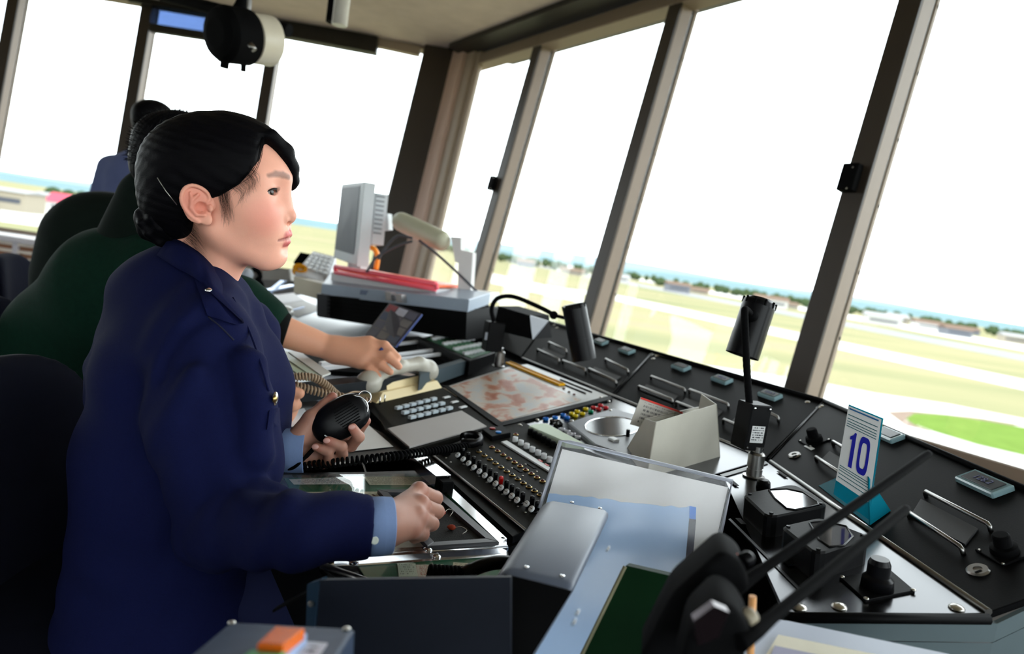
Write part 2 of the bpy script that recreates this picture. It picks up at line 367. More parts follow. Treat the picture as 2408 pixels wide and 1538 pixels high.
for s in range(6):
    A, B = verts[s], verts[(s+1) % 6]; d = nrm(B-A); out = np.array([d[1], -d[0]])
    if out@((A+B)/2-cen) < 0: out = -out
    d3 = np.array([*d, 0]); o3 = nrm(np.array([*(out*LEAN), 1])); nn = np.cross(d3, o3)
    if nn[:2]@out < 0: nn = -nn
    rot = np.array([d3, o3, nn]).T                 # x along, y up the lean, z outward
    mid = lambda t, z: wp(A+d*t, z, out)
    HL = (ZC-ZS)/o3[2]
    wb = MB(); wb.box((mid(SIDE/2, 0)+mid(SIDE/2, ZS))/2+nn*.06, (SIDE, ZS/o3[2], .1), rot)
    w_ = wb.build('wall_'+names[s], wall_m, kind='structure')
    sl = MB().box(mid(SIDE/2, ZS+.015)-nn*.03, (SIDE, .03, .2), rot, .006).build('trim_%d' % (s+1), tan_f, kind='structure')
    zh = ZC-.004 if s == 5 else ZH; rl_ = .02 if s == 5 else .075
    if s != 5: MB().box(mid(SIDE/2, (ZH+.015+ZC)/2)-nn*(.02 if s == 5 else .06), (SIDE, ZC-ZH+.0, .06 if s == 5 else .18), rot).build('trim_%d' % (s+7), header_m, kind='structure')
    if s in (3,):
        MB().box((mid(SIDE/2, ZS)+mid(SIDE/2, ZH))/2+nn*.02, (SIDE, (ZH-ZS)/o3[2]+.02, .06), rot).build('wall_'+names[s]+'_light_block', wall_m, kind='structure'); continue  # unseen blank wall, added to keep light off the side facing the camera
    npn = 5; first = .80 if s == 0 else (1.0 if s == 5 else 1.124)
    # positions of the mullions along the side
    if s == 0: ts = [(0.317+i*.3805)*a0/math.cos(AZ) for i in range(5)]
    elif s == 5: ts = None
    else: ts = [SIDE/5*(i+1) for i in range(4)]
    if s == 5:
        def t_at(px, py):
            q = opl(px, py, np.array([*A, 1.12]), nn); return (q[:2]-wp(A, q[2], out)[:2])@d
        ts = [t_at(305, 260), t_at(627, 200)]; ts = [ts[0]-2*(ts[1]-ts[0]), ts[0]-(ts[1]-ts[0])]+ts; ts = [t for t in ts if .3 < t < SIDE-.3]
    edges = [0]+[t for t in ts if t < SIDE-.2]+[SIDE]
    for i in range(len(edges)-1):
        wn += 1; t0, t1 = edges[i], edges[i+1]
        fr = bpy.data.objects.new('window_%d' % wn, None); COL.objects.link(fr); fr['kind'] = 'structure'; tm = (t0+t1)/2
        c = (mid(tm, ZS)+mid(tm, zh))/2; hh = (zh-ZS)/o3[2]
        g = MB().box(c+nn*.075, (t1-t0-.06, hh-.02, .008), rot).build('pane', glass, fr)
        b = MB(); b.box(mid(tm, zh-rl_/2)+nn*.03, (t1-t0, rl_, .09), rot, .004)
        b.box(mid(tm, ZS+.045)+nn*.04, (t1-t0, .05, .08), rot, .004); b.build('rail', tan_f, fr)
        if i < len(edges)-2 or True:
            post = (i == len(edges)-2)
            if not post:
                cc = (mid(t1, ZS)+mid(t1, zh))/2
                MB().box(cc-nn*.004, (.078, hh, .012), rot, .002).build('cover', brown_f, fr)  # dark strip: shade on the mullion's room side put into its colour
                m_ = MB(); m_.box(cc+nn*.036, (.074, hh, .066), rot, .003); m_.build('mullion', tan_f, fr)
                MB().box(cc+nn*.079, (.05, hh, .022), rot).build('gasket', rubber, fr)
                m_ = MB(); m_.box(cc+nn*.10, (.062, hh, .02), rot, .003); m_.build('glazing_bead', tan_f, fr)
                sc_ = MB()
                for k in range(8): sc_.box(cc+o3*(hh*(-.45+.13*k))+nn*.10, (.066, .012, .008), rot, .002)
                sc_.build('screw', rubber, fr)
# corner posts
for k in range(6):
    q0, q1 = hexa(ZS)[k], hexa(ZC)[k]; i_ = nrm(np.array([*(cen-verts[k]), 0])); tdir = np.array([-i_[1], i_[0], 0])
    c = (q0+q1)/2; up = nrm(q1-q0); zz = np.cross(tdir, up); rot = np.array([tdir, up, zz]).T; L_ = np.linalg.norm(q1-q0)
    p = bpy.data.objects.new('trim_%d' % (k+13), None); COL.objects.link(p); p['kind'] = 'structure'
    if k == 0:
        # wide post seen ahead: dark cover on the far side, pinkish pilaster and tan jamb on the right side
        dk = nrm(verts[5]-verts[0]); dr = nrm(verts[1]-verts[0]); of = np.array([dk[1], -dk[0]]); 
        MB().box(c+np.array([*dk, 0])*.10+i_*.04, (.26, L_, .06), np.array([np.array([*dk, 0]), up, np.cross(np.array([*dk, 0]), up)]).T, .01).build('cover', brown_f, p)
        r3 = np.array([*dr, 0]); rr = np.array([r3, up, np.cross(r3, up)]).T
        MB().box(c+r3*.085+i_*.05, (.17, L_, .06), rr, .008).build('pilaster', mat('pinkish beige paint', s2l(206, 178, 164), .6, var=.05), p)
        MB().box(c+r3*.235+i_*.02, (.11, L_, .05), rr, .01).build('jamb', tan_f2, p)
        MB().box(c+r3*.315+i_*.0, (.07, L_, .04), rr, .01).build('jamb_lip', tan_f2, p)
    else:
        MB().box(c+i_*.03, (.34, L_, .07), rot, .01).build('cover', brown_f, p)
# ---------------------------------------------------------------- airfield outside, 14 m below
GZ = -14.0
def grass_mat():
    m = bpy.data.materials.new('dry airfield grass'); m.use_nodes = True; N = m.node_tree.nodes; L = m.node_tree.links; b = N['Principled BSDF']; b.inputs['Roughness'].default_value = 1; b.inputs['Specular IOR Level'].default_value = 0
    tc = N.new('ShaderNodeTexCoord'); mp = N.new('ShaderNodeMapping'); mp.inputs['Rotation'].default_value = (0, 0, math.radians(-10)); mp.inputs['Scale'].default_value = (.004, .022, 1); L.new(tc.outputs['Object'], mp.inputs[0])
    n1 = N.new('ShaderNodeTexNoise'); n1.inputs['Scale'].default_value = 1; n1.inputs['Detail'].default_value = 6; L.new(mp.outputs[0], n1.inputs[0])
    r = N.new('ShaderNodeValToRGB'); e = r.color_ramp.elements; e[0].position = .32; e[0].color = (.12, .13, .075, 1); e[1].position = .68; e[1].color = (.20, .17, .11, 1)
    x = e.new(.45); x.color = (.165, .16, .09, 1); x = e.new(.56); x.color = (.20, .18, .105, 1)
    L.new(n1.outputs[0], r.inputs[0]); L.new(r.outputs[0], b.inputs[0]); return m
gm = grass_mat()
MB().slab([(-6000, -3000, GZ), (6000, -3000, GZ), (6000, 9000, GZ), (-6000, 9000, GZ)], (0, 0, 1), 1).build('ground', gm, kind='structure')
conc = mat('pale concrete paving', (.36, .35, .335), .95, var=.06, scale=.2, spec=.1)
asph = mat('grey runway asphalt', (.16, .16, .165), .95, var=.1, scale=.1, spec=.1)
def strip(name, m, pts, z, lab):
    o = MB().slab([(*oz(x, y, z)[:2], z) for x, y in pts], (0, 0, 1), .05).build(name, m, kind='structure'); return o
def far_band(name, m, xa, ya, xb, yb, wpx, z, ext=3):
    """long straight strip of paving through two sight points, wpx pixels wide at the second"""
    a = oz(xa, ya, z); b = oz(xb, yb, z); c = oz(xb, yb+wpx, z); d = nrm((b-a)); n = np.array([-d[1], d[0], 0]); wd = abs((c-b)@n); L = np.linalg.norm(b-a)
    a2 = a-d*L*ext; b2 = b+d*L*ext; sg = np.sign((c-b)@n)
    return MB().slab([a2, b2, b2+n*wd*sg, a2+n*wd*sg], (0, 0, 1), .05).build(name, m, kind='structure')
far_band('runway', asph, 1960, 752, 2408, 835, 14, GZ+.06, 8)
far_band('taxiway', conc, 1960, 800, 2408, 893, 24, GZ+.10, 2.2)
far_band('service_road', conc, 1420, 640, 1880, 720, 9, GZ+.08, 4)
strip('apron', conc, [(1400, 800), (1600, 850), (1930, 900), (2060, 925), (2230, 950), (2408, 985), (2700, 1040), (2700, 1300), (2300, 1200), (1900, 1090), (1400, 950)], GZ+.14, '')
isl = [(2130, 985), (2150, 972), (2220, 975), (2320, 990), (2408, 1005), (2700, 1060), (2700, 1135), (2408, 1070), (2300, 1045), (2200, 1015), (2150, 998)]
strip('grass_island', mat('green lawn', (.09, .14, .03), 1, var=.25, scale=.3, spec=0), isl, GZ+.2, '')
strip('kerb', mat('brown kerb earth', (.16, .12, .095), 1, var=.2, scale=.5, spec=0), [(2085, 968), (2140, 966), (2300, 982), (2408, 1000), (2330, 1000), (2200, 985), (2150, 990), (2190, 1015), (2130, 1000)], GZ+.17, '')
for (pt, nm) in (([(1140, 640), (1370, 690), (1370, 712), (1140, 662)], 'apron'), ([(0, 520), (300, 560), (300, 470), (0, 455)], 'apron')):
    strip(nm, conc, pt, GZ+.12, '')
# distant hills, woods and buildings
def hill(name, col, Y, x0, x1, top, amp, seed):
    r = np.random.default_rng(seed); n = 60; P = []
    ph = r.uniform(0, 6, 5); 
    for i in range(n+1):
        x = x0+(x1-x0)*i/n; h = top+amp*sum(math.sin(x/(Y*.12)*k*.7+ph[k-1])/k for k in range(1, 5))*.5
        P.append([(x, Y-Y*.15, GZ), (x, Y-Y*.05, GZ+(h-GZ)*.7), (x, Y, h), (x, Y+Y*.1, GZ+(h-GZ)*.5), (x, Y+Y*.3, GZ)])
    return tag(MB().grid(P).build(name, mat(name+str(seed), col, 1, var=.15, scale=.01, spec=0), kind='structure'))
hill('hills', (.16, .205, .235), 5200, -5200, 5200, 52, 26, 3)  # both ranges: distance haze put into the bluish colour
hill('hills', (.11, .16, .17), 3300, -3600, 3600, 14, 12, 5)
leaf_far = mat('distant tree foliage', (.035, .052, .024), 1, var=.35, scale=.08, spec=0)
def wood(n, fx, name, lab, hmin=6, hmax=12):
    b = MB()
    for i in range(n):
        x, Y = fx(i); h = random.uniform(hmin, hmax); r_ = h*random.uniform(.4, .6)
        b.ball((x, Y, GZ+h*.55), (r_, r_, h*.5), seg=7, rings=5)
    return tag(b.build(name, leaf_far, kind='stuff'), lab, 'trees')
wood(420, lambda i: (random.uniform(-200, 1500), random.uniform(930, 1500)), 'tree_belt', 'dark green belt of trees on the horizon beyond the runway', 7, 14)
wood(60, lambda i: (random.uniform(-560, -440), random.uniform(500, 560)), 'tree_clump', 'dark clump of trees behind the pale hangar at far left', 14, 20)
wood(40, lambda i: (random.uniform(-420, -230), random.uniform(560, 640)), 'tree_row', 'green row of trees behind the red roofed hangar', 9, 13)
wmat = [mat('house wall white', (.38, .37, .35), .9, spec=.1), mat('house wall cream', (.25, .22, .17), .9, spec=.1), mat('house wall grey', (.13, .135, .15), .9, spec=.1)]
rmat = [mat('roof slate', (.06, .065, .08), .9, spec=.1), mat('roof brown', (.12, .08, .06), .9, spec=.1), mat('roof red', s2l(160, 66, 80), .9, var=.05, spec=.1), mat('roof pale', (.22, .22, .22), .9, spec=.1)]
def house(x, Y, wd, dp, h, wm, rm, rot, lab, name='house', rise=.45, group=None):
    p = thing(name, lab, 'building', (x, Y, GZ), group=group); c, s_ = math.cos(rot), math.sin(rot); rr = np.array([[c, -s_, 0], [s_, c, 0], [0, 0, 1]])
    o = np.array([x, Y, GZ]); MB().box(o+(0, 0, h/2), (wd, dp, h), rr).build('wall', wm, p)
    q = lambda a, b_, z: o+rr@np.array([a*wd*.54, b_*dp*.56, z]); z0, z1 = h, h+dp*rise*.6
    MB().add([q(-1, -1, z0), q(1, -1, z0), q(1, 1, z0), q(-1, 1, z0), q(-1, 0, z1), q(1, 0, z1)], [(0, 1, 5, 4), (2, 3, 4, 5), (1, 2, 5), (3, 0, 4), (3, 2, 1, 0)]).build('roof', rm, p)
    b = MB().box(o+rr@np.array([0, -dp/2-.02, h*.55]), (wd*.8, .1, h*.25), rr)
    b.build('window_band', rmat[0], p); return p
spots = [(330, 620), (372, 700), (410, 640), (455, 760), (500, 690), (540, 820), (585, 720), (300, 760), (620, 800), (250, 680), (215, 820), (170, 740), (120, 840), (60, 800), (5, 860), (680, 760), (470, 850)]
for i, (x, Y) in enumerate(spots):
    house(x, Y, random.uniform(14, 34), random.uniform(9, 14), random.uniform(4, 8), wmat[i % 3], rmat[(i*2+1) % 2 if i % 4 else 3], random.uniform(-.3, .3), 'small pale house in the distant town along the horizon', group='distant town houses')
q = oz(75, 475, GZ)
def at_g(x, y): return oz(x, y, GZ)
a = at_g(190, 505); house(a[0], a[1], 30, 18, 5.5, wmat[0], rmat[2], .15, 'hangar with a broad red roof seen through the far left window', 'red_roofed_hangar', .5)
a = at_g(25, 495); house(a[0], a[1], 22, 16, 9, wmat[1], rmat[3], .1, 'cream flat hangar building at the left edge of the far window', 'pale_hangar', .15)
a = at_g(120, 488); house(a[0], a[1], 16, 12, 8, wmat[0], rmat[3], .1, 'small white block between the cream hangar and the red roof', 'white_building', .2)
a = at_g(285, 492); house(a[0], a[1], 18, 12, 6, wmat[1], rmat[3], .1, 'low cream shed to the right of the red roof', 'cream_shed', .3)
# ================================================================ the console
ZD = .74
B0 = oz(760, 1330, ZD); B1 = oz(1190, 1270, ZD); B2 = oz(1805, 1080, .80); B3 = oz(1935, 943, .90)
M2 = oz(1437, 931, .80); R2 = oz(2325, 1440, .80)
D = Plane((0, 0, ZD), (1, 0, ZD), (0, 1, ZD))
G = Plane(B1, B1+(M2-B2), B2)          # gently sloped mid panel
S = Plane(B2, M2, B3)                  # steep back panel, mid module
GR = Plane(B2, R2, B1+np.array([0, 0, .005]))
SR = Plane(B2, R2, B3)
ds = nrm(M2-B2); dr = nrm(R2-B2)
cons_m = mat('black crinkle console paint', (.0025, .0025, .003), .6, spec=.05, var=.35, bump=.25, bscale=900)
panel_m = mat('black panel paint', (.0025, .0025, .003), .5, spec=.06, var=.35, bump=.06, bscale=500)
olive_m = mat('olive black panel', (.008, .0076, .0062), .6, spec=.10, var=.2, bump=.15, bscale=900)
plate_m = mat('polished steel plate', (.05, .05, .054), .2, 1, var=.05, stretch=(3, 40, 40))
greyp = mat('grey painted metal', s2l(128, 132, 140), .4, var=.06, bump=.05)
beige = mat('worn beige metal', s2l(186, 182, 170), .5, var=.10, scale=25, bump=.05)
white_p = mat('white plastic', (.72, .74, .76), .35, var=.04)
def loft(sec, d0, L0, d1=None):
    """body whose section is the polyline sec, swept from sec to sec+d0*L0"""
    n = len(sec); a = [np.asarray(p) for p in sec]; b = [p+np.asarray(d0)*L0 for p in a]
    vs = a+b; fs = [(i, (i+1) % n, n+(i+1) % n, n+i) for i in range(n)]+[tuple(range(n))[::-1], tuple(range(n, 2*n))]
    return MB().add(vs, fs)
dzv = np.array([0, 0, 1.])
def sect(drop):
    q = [B0, B1, B2, B3]; q = [p-dzv*drop for p in q]
    bk = B3+nrm((B3-B2)*np.array([1, 1, 0]))*.10; return [np.array([B0[0], B0[1], .62])]+q+[bk-dzv*(drop+.01), np.array([bk[0], bk[1], 0.]), np.array([B1[0], B1[1], 0.]), np.array([B1[0], B1[1], .62])]
console = thing('control_console', 'long black sloped tower control console with switch panels in front of the windows', 'console', (*B1[:2], 0))
loft(sect(.012), ds, 1.42).build('main_body', cons_m, console)
E1 = GR.at(1696, 1118); bk_ = B3+nrm((B3-B2)*np.array([1, 1, 0]))*.10
loft([E1-dzv*.012, B2-dzv*.012, B3-dzv*.012, bk_-dzv*.022, np.array([bk_[0], bk_[1], 0.]), np.array([E1[0], E1[1], 0.])], dr, np.linalg.norm(R2-B2)-.11).build('end_body', cons_m, console)
console_extra = {}
def on(pl, pts, h=0): return [pl.at(x, y, h) for x, y in pts]
def plate(name, m, pl, pts, parent=console, h=.0, th=.008, inset=.0008): return MB().slab(on(pl, pts, h), pl.ez, th, inset).build(name, m, parent)
def screws(parent, pl, pts, r=.0035, h=0, m=screwm, name='screw'):
    for (x, y) in pts: MB().lathe([(r, 0), (r, r*.25), (r*.85, r*.45), (r*.5, r*.62), (0, r*.7)], pl.at(x, y, h), pl.ez, 16, sharp=False).build(name, m, parent)
# back panels: left, mid, right
plate('back_panel', panel_m, S, [(1443, 932), (1537, 832), (1935, 944), (1800, 1076)], h=.002)
plate('back_panel', panel_m, S, [(1228, 840), (1290, 755), (1530, 829), (1436, 928)], h=.002)
plate('back_panel', panel_m, S, [(1120, 790), (1170, 722), (1287, 753), (1224, 838)], h=.002)
plate('back_panel', panel_m, SR, [(1812, 1082), (1940, 945), (2420, 1150), (2520, 1370), (2325, 1440)], h=.002)
# top rail along the back edge
e0, e1 = S.at(1170, 722, .004), S.at(1937, 943, .004)
MB().tube([e0, e1], .005, 8).build('top_rail', panel_m, console)
MB().tube([e1, SR.at(2560, 1215, .004)], .005, 8).build('top_rail', panel_m, console)
MB().tube([S.at(1228, 842, .003), S.at(1800, 1078, .003)], .0035, 8).build('hinge_strip', steel, console)
MB().tube([SR.at(1812, 1086, .003), SR.at(2325, 1440, .003)], .0045, 8).build('hinge_strip', steel, console)
for a, b, pl in (((1937, 945), (1808, 1080), S), ((1533, 831), (1440, 930), S)): MB().tube([pl.at(*a, .003), pl.at(*b, .003)], .003, 6).build('seam_strip', black_g, console)
# handles, recessed card slots and little displays
recess_m = mat('dark grey recess card', (.022, .022, .025), .6, var=.2)
def handle(pl, a, b, r=.0032):
    p, q = pl.at(*a, .012), pl.at(*b, .012); ez = pl.ez; d = nrm(q-p)
    MB().tube([p-ez*.012, p-ez*.003, p+d*.003, q-d*.003, q-ez*.003, q-ez*.012], r, 10).build('handle', steel, console)
def slot(pl, pts): plate('card_slot', recess_m, pl, pts, h=.0045, th=.004)
disp_gl = mat('display acrylic', (.22, .34, .37), .08, var=.05, spec=.8)
disp_in = mat('dark display', (.035, .04, .045), .2, var=.2)
ink_blue = mat('blue ink', (.01, .012, .10), .5)
def display(pl, c, w_, h_, txt, along):
    P = pl.aligned(*along); o = pl.at(*c); r = P.rot()
    b = MB().box(o+pl.ez*.006, (w_, h_, .010), r, .002).build('display', disp_gl, console)
    MB().box(o+pl.ez*.0115, (w_*.8, h_*.66, .002), r, .0004).build("screen", disp_in, b)
    if txt: text_mesh(txt, h_*.42, o+pl.ez*.0130, P.ex, P.ey, ink_blue, b, "lettering")
    return b
AL = ((1530, 884), (1610, 915)); AR = ((2174, 1154), (2326, 1233))
for a, b in (((1290, 804), (1331, 823)), ((1263, 821), (1314, 845)), ((1322, 847), (1376, 868)), ((1423, 843), (1476, 870)), ((1384, 866), (1448, 896)), ((1530, 884), (1610, 915)), ((1501, 907), (1581, 940)), ((1620, 915), (1712, 950)), ((1589, 944), (1672, 978)), ((1760, 945), (1830, 981)), ((1700, 985), (1770, 1015))):
    handle(S, a, b)
for a, b in (((1957, 1037), (2030, 1078)), ((1917, 1073), (2000, 1128)), ((2174, 1154), (2326, 1233)), ((2135, 1203), (2261, 1287))): handle(SR, a, b)
for q in ([(1278, 817), (1328, 837), (1318, 843), (1270, 824)], [(1398, 862), (1460, 885), (1450, 893), (1388, 870)], [(1520, 903), (1595, 930), (1580, 945), (1505, 916)], [(1612, 935), (1700, 965), (1685, 980), (1597, 950)], [(1735, 975), (1800, 1000), (1790, 1015), (1720, 990)]): slot(S, q)
for q in ([(1950, 1060), (2010, 1095), (1990, 1118), (1930, 1080)], [(2165, 1172), (2300, 1242), (2270, 1280), (2140, 1212)]): slot(SR, q)
for c, t in (((1474, 829), ''), ((1413, 808), ''), ((1602, 868), ''), ((1698, 898), '282.8'), ((1811, 935), '249.7')): display(S, c, .052, .028, t, AL)
display(SR, (2316, 1146), .074, .036, '128.2', AR); display(SR, (2090, 1030), .06, .03, '', AR)
screws(console, S, [(1545, 838), (1536, 845), (1899, 947), (1305, 765), (1310, 772)], .006); screws(console, SR, [(1925, 960), (1932, 957)], .006)
for c, r in (((1869, 1073), .012), ((2301, 1345), .013)):
    l_ = MB().lathe([(r, 0), (r, .003), (r*.85, .005), (r*.4, .005), (r*.4, .0035), (0, .0035)], SR.at(*c), SR.ez, 24).build('lock', steel, console)
    MB().box(SR.at(*c, .0045), (.003, .008, .002), SR.rot()).build('keyhole', black_m, l_)
# square knob plates
for c in ((1915, 1035), (2363, 1297)):
    P = SR.aligned(*AR); kb = MB().box(SR.at(*c, .003), (.045, .045, .003), P.rot(), .0008).build('knob_plate', panel_m, console)
    MB().lathe([(.016, 0), (.015, .008), (.010, .009), (.010, .022), (.008, .024), (0, .024)], SR.at(*c, .004), SR.ez, 20).build('knob', black_m, kb)
    for dx in (-.019, .019):
        for dy in (-.019, .019): MB().lathe([(.0022, 0), (.0015, .0012), (0, .0014)], SR.at(*c, .0045)+P.ex*dx+P.ey*dy, SR.ez, 8).build('screw', screwm, kb)
def labelplate(pl, c, al, w_=.026, h_=.008, m=white_p, h=.003): P = pl.aligned(*al); return MB().box(pl.at(*c, h), (w_, h_, .001), P.rot()).build('label_plate', m, console)
labelplate(SR, (1903, 1052), AR)
# ---- gently sloped panels
steelplate = plate('top_plate', plate_m, GR, [(1698, 1114), (1800, 1084), (2318, 1442), (1850, 1449)], h=.001, th=.006)
plate('top_plate', plate_m, G, [(1440, 936), (1795, 1080), (1690, 1112), (1560, 1150), (1420, 1075), (1200, 990)], h=.001, th=.005)
plate('seam_strip', black_g, GR, [(1692, 1116), (1800, 1086), (1806, 1090), (1700, 1122)], h=.003, th=.006)
MB().tube([GR.at(1845, 1452, .002), GR.at(2325, 1456, .002)], .006, 8).build('end_rail', panel_m, console)
screws(console, GR, [(1973, 1430), (2249, 1433), (1879, 1432)], .0085)
# ================================================================ desk top in front of the officer
desk_edge = mat('dark grey desk laminate', (.014, .014, .015), .4, var=.2, spec=.3)
green_mat = mat('green desk mat', s2l(20, 92, 66), .5, var=.1)
pr_white = print_mat('printed white sheet', s2l(205, 203, 205), s2l(90, 90, 100), 9, 70, .5)
pr_cream = print_mat('printed cream table', s2l(206, 200, 180), s2l(110, 105, 95), 12, 90, .42, 0, margin=.04)
pr_form = print_mat('handwritten cream form', s2l(214, 206, 184), s2l(110, 70, 60), 7, 45, .52, 0)
pr_red = print_mat('red ruled form', s2l(214, 206, 190), s2l(170, 80, 70), 8, 40, .5, 7)
pr_note = print_mat('pale green note', s2l(200, 208, 190), s2l(120, 128, 120), 6, 20, .55)
pr_grey = print_mat('grey printed table', s2l(176, 176, 176), s2l(120, 120, 122), 16, 80, .42, 0, margin=.05)
acry = clear_mat('clear acrylic desk sheet', (.97, .98, .97), .02)
def dpl(name, m, pts, z0=ZD, th=.002, parent=console): return MB().slab([oz(x, y, z0) for x, y in pts], (0, 0, 1), th, .0004).build(name, m, parent)
desk_th = thing('writing_desk', 'dark desk leaf with chrome edging and a green mat under clear acrylic', 'desk', oz(900, 1250, .70))
dpl('desk_top', desk_edge, [(640, 1112), (1010, 1070), (1192, 1270), (756, 1326)], ZD-.004, .03, desk_th)
dpl('desk_top', desk_edge, [(500, 1015), (690, 915), (990, 1062), (1000, 1085), (640, 1112)], ZD-.006, .03, desk_th)
dpl('green_mat', green_mat, [(668, 1124), (1015, 1118), (1175, 1274), (770, 1316)], ZD-.002, .002, desk_th)
def lying(name, m, px, z, lab, cat='paper', group=None): o = sheet(name, m, [oz(x, y, z) for x, y in px], (0, 0, 1), .0004); return tag(o, lab, cat, group)
lying('printed_sheet', pr_white, [(691, 1139), (853, 1138), (842, 1121), (680, 1127)], ZD-.0012, 'white printed sheet under the acrylic at the far edge of the green mat')
lying('printed_table', pr_cream, [(869, 1140), (1019, 1140), (1009, 1121), (854, 1121)], ZD-.0012, 'cream printed table under the acrylic beside the dark tray')
lying('cream_form', pr_form, [(745, 1240), (985, 1236), (889, 1156), (697, 1157)], ZD-.0012, 'cream form partly under the navy sleeve on the desk')
lying('blank_sheet', mat('cream paper', s2l(214, 208, 192), .7, var=.04), [(800, 1306), (1000, 1288), (985, 1240), (745, 1244)], ZD-.0012, 'blank cream sheet below the fist by the chrome edge')
lying('grey_table_sheet', pr_grey, [(700, 1112), (858, 1110), (850, 1086), (740, 1088)], ZD-.004, 'grey printed sheet beneath the black coiled cord')
lying('long_table_sheet', pr_grey, [(862, 1110), (1005, 1106), (965, 1078), (855, 1086)], ZD-.004, 'grey printed table beside the chrome bracket under the coiled cord')
lying('notebook_sheet', mat('pale paper', s2l(206, 204, 200), .7, var=.04), [(742, 1070), (925, 1050), (850, 985), (715, 1000)], ZD-.004, 'pale blank sheet on the desk behind the hand microphone')
lying('bright_sheet', mat('white paper', s2l(232, 236, 240), .6, var=.02), [(668, 1004), (742, 1000), (715, 960), (675, 968)], ZD-.003, 'small bright white sheet below the hand of the man in green')
sh = MB().slab([oz(x, y, ZD+.003) for x, y in [(646, 1117), (1028, 1113), (1034, 1142), (884, 1148), (998, 1288), (785, 1312), (756, 1318)]], (0, 0, 1), .004).build('acrylic_sheet', acry); tag(sh, 'clear acrylic sheet covering the green mat and papers on the desk', 'acrylic sheet')
# chrome edging
def strip_px(name, m, pts, z, th=.004, parent=desk_th): return dpl(name, m, pts, z, th, parent)
strip_px('edge_strip', chrome, [(1041, 1135), (1050, 1135), (1192, 1266), (1174, 1275), (1041, 1150)], ZD+.004)
strip_px('edge_strip', chrome, [(868, 1292), (1170, 1276), (1192, 1268), (1192, 1288), (787, 1315)], ZD+.001)
ea, eb = oz(753, 1320, ZD-.004), oz(1192, 1289, ZD-.002)
MB().tube([ea, eb], .0045, 12).build('edge_lip', chrome, desk_th)
for q in ((1006, 1293), (1182, 1270)): MB().lathe([(.006, 0), (.0055, .0015), (.003, .003), (0, .003)], oz(*q, ZD+.001), (0, 0, 1), 14).build('screw', chrome, desk_th)
br = MB(); ba, bb = oz(975, 1066, ZD+.022), oz(1043, 1120, ZD+.022); d = nrm(bb-ba); n = np.cross(d, dzv); L_ = np.linalg.norm(bb-ba); rr = np.array([d, n, dzv]).T; c = (ba+bb)/2
br.box(c, (L_, .026, .002), rr); br.box(c+n*.012-dzv*.009, (L_, .002, .018), rr); br.box(c-n*.012-dzv*.009, (L_, .002, .018), rr); br.build('slide_channel', chrome, desk_th)
MB().box(c+d*(L_/2+.004)-dzv*.012, (.03, .022, .018), rr, .002).build('slide_stop', black_m, desk_th)
# tray with black foam
tray = thing('desk_tray', 'dark grey framed sunken tray lined with black foam beside the fist', 'tray', oz(1020, 1220, ZD))
O4 = [(888, 1151), (1029, 1150), (1171, 1273), (1006, 1284)]; I4 = [(912, 1157), (1019, 1160), (1143, 1266), (1021, 1274)]
tf = mat('grey tray frame', (.045, .047, .055), .4, var=.15)
for i in range(4):
    j = (i+1) % 4; MB().slab([oz(*O4[i], ZD+.006), oz(*O4[j], ZD+.006), oz(*I4[j], ZD+.006), oz(*I4[i], ZD+.006)], (0, 0, 1), .006, .0008).build('frame_bar', tf, tray)
foam = mat('black foam', (.004, .004, .004), .95, bump=1.0, bscale=700)
MB().slab([oz(*p, ZD+.001) for p in I4], (0, 0, 1), .001).build('foam_lining', foam, tray)
for (q, ang, nm) in (((1040, 1206), .9, 'red orange earplug nearest the fist in the foam tray'), ((1062, 1240), 0, 'orange earplug with a wire loop lying lowest in the foam tray')):
    o = oz(*q, ZD+.005); p = thing('earplug', nm, 'earplug', o-np.array([0, 0, .004])); e = np.array([math.cos(ang), math.sin(ang), 0])
    MB().lathe([(.0012, -.006), (.0034, -.003), (.004, .001), (.003, .004), (0, .006)], o, e, 14, sharp=False).build('bud', mat('orange earplug foam', s2l(150, 52, 22), .8), p)
    MB().tube(spline([o+e*.005, o+e*.012+dzv*.003, o+e*.018+np.array([.003, -.004, .001]), o+e*.012+np.array([.004, -.01, -.003])], 14), .0005, 5).build('wire_loop', screwm, p)
# second desk leaf nearer to the camera
leaf2 = thing('side_desk_leaf', 'second desk leaf with green mat below the chrome edge, nearest the camera', 'desk', oz(1000, 1340, .70))
dpl('desk_top', desk_edge, [(756, 1328), (1194, 1290), (1205, 1400), (1150, 1480), (900, 1480)], ZD-.008, .03, leaf2)
strip_px('edge_strip', chrome, [(787, 1321), (1192, 1292), (1192, 1307), (842, 1330), (770, 1330)], ZD-.003, .004, leaf2)
dpl('green_mat', green_mat, [(842, 1331), (1192, 1308), (1196, 1380), (1150, 1440), (905, 1440)], ZD-.005, .002, leaf2)
MB().tube([oz(757, 1329, ZD-.004), oz(905, 1382, ZD-.004)], .004, 10).build('edge_lip', steel, leaf2)
for q in ((1026, 1309), (832, 1324)): MB().lathe([(.006, 0), (.0055, .0015), (.003, .003), (0, .003)], oz(*q, ZD-.003), (0, 0, 1), 14).build('screw', chrome, leaf2)
zz = ZD-.004
lying('green_note', pr_note, [(938, 1356), (984, 1355), (977, 1325), (934, 1323)], zz, 'pale green note on the green mat by the chrome edge', 'note')
lying('red_ruled_form', pr_red, [(984, 1356), (1054, 1356), (1044, 1327), (978, 1328)], zz, 'red ruled form lying beside the pale green note')
lying('small_form', pr_form, [(1062, 1352), (1130, 1350), (1113, 1325), (1066, 1322)], zz, 'small cream form beside the black handset on the near desk leaf')
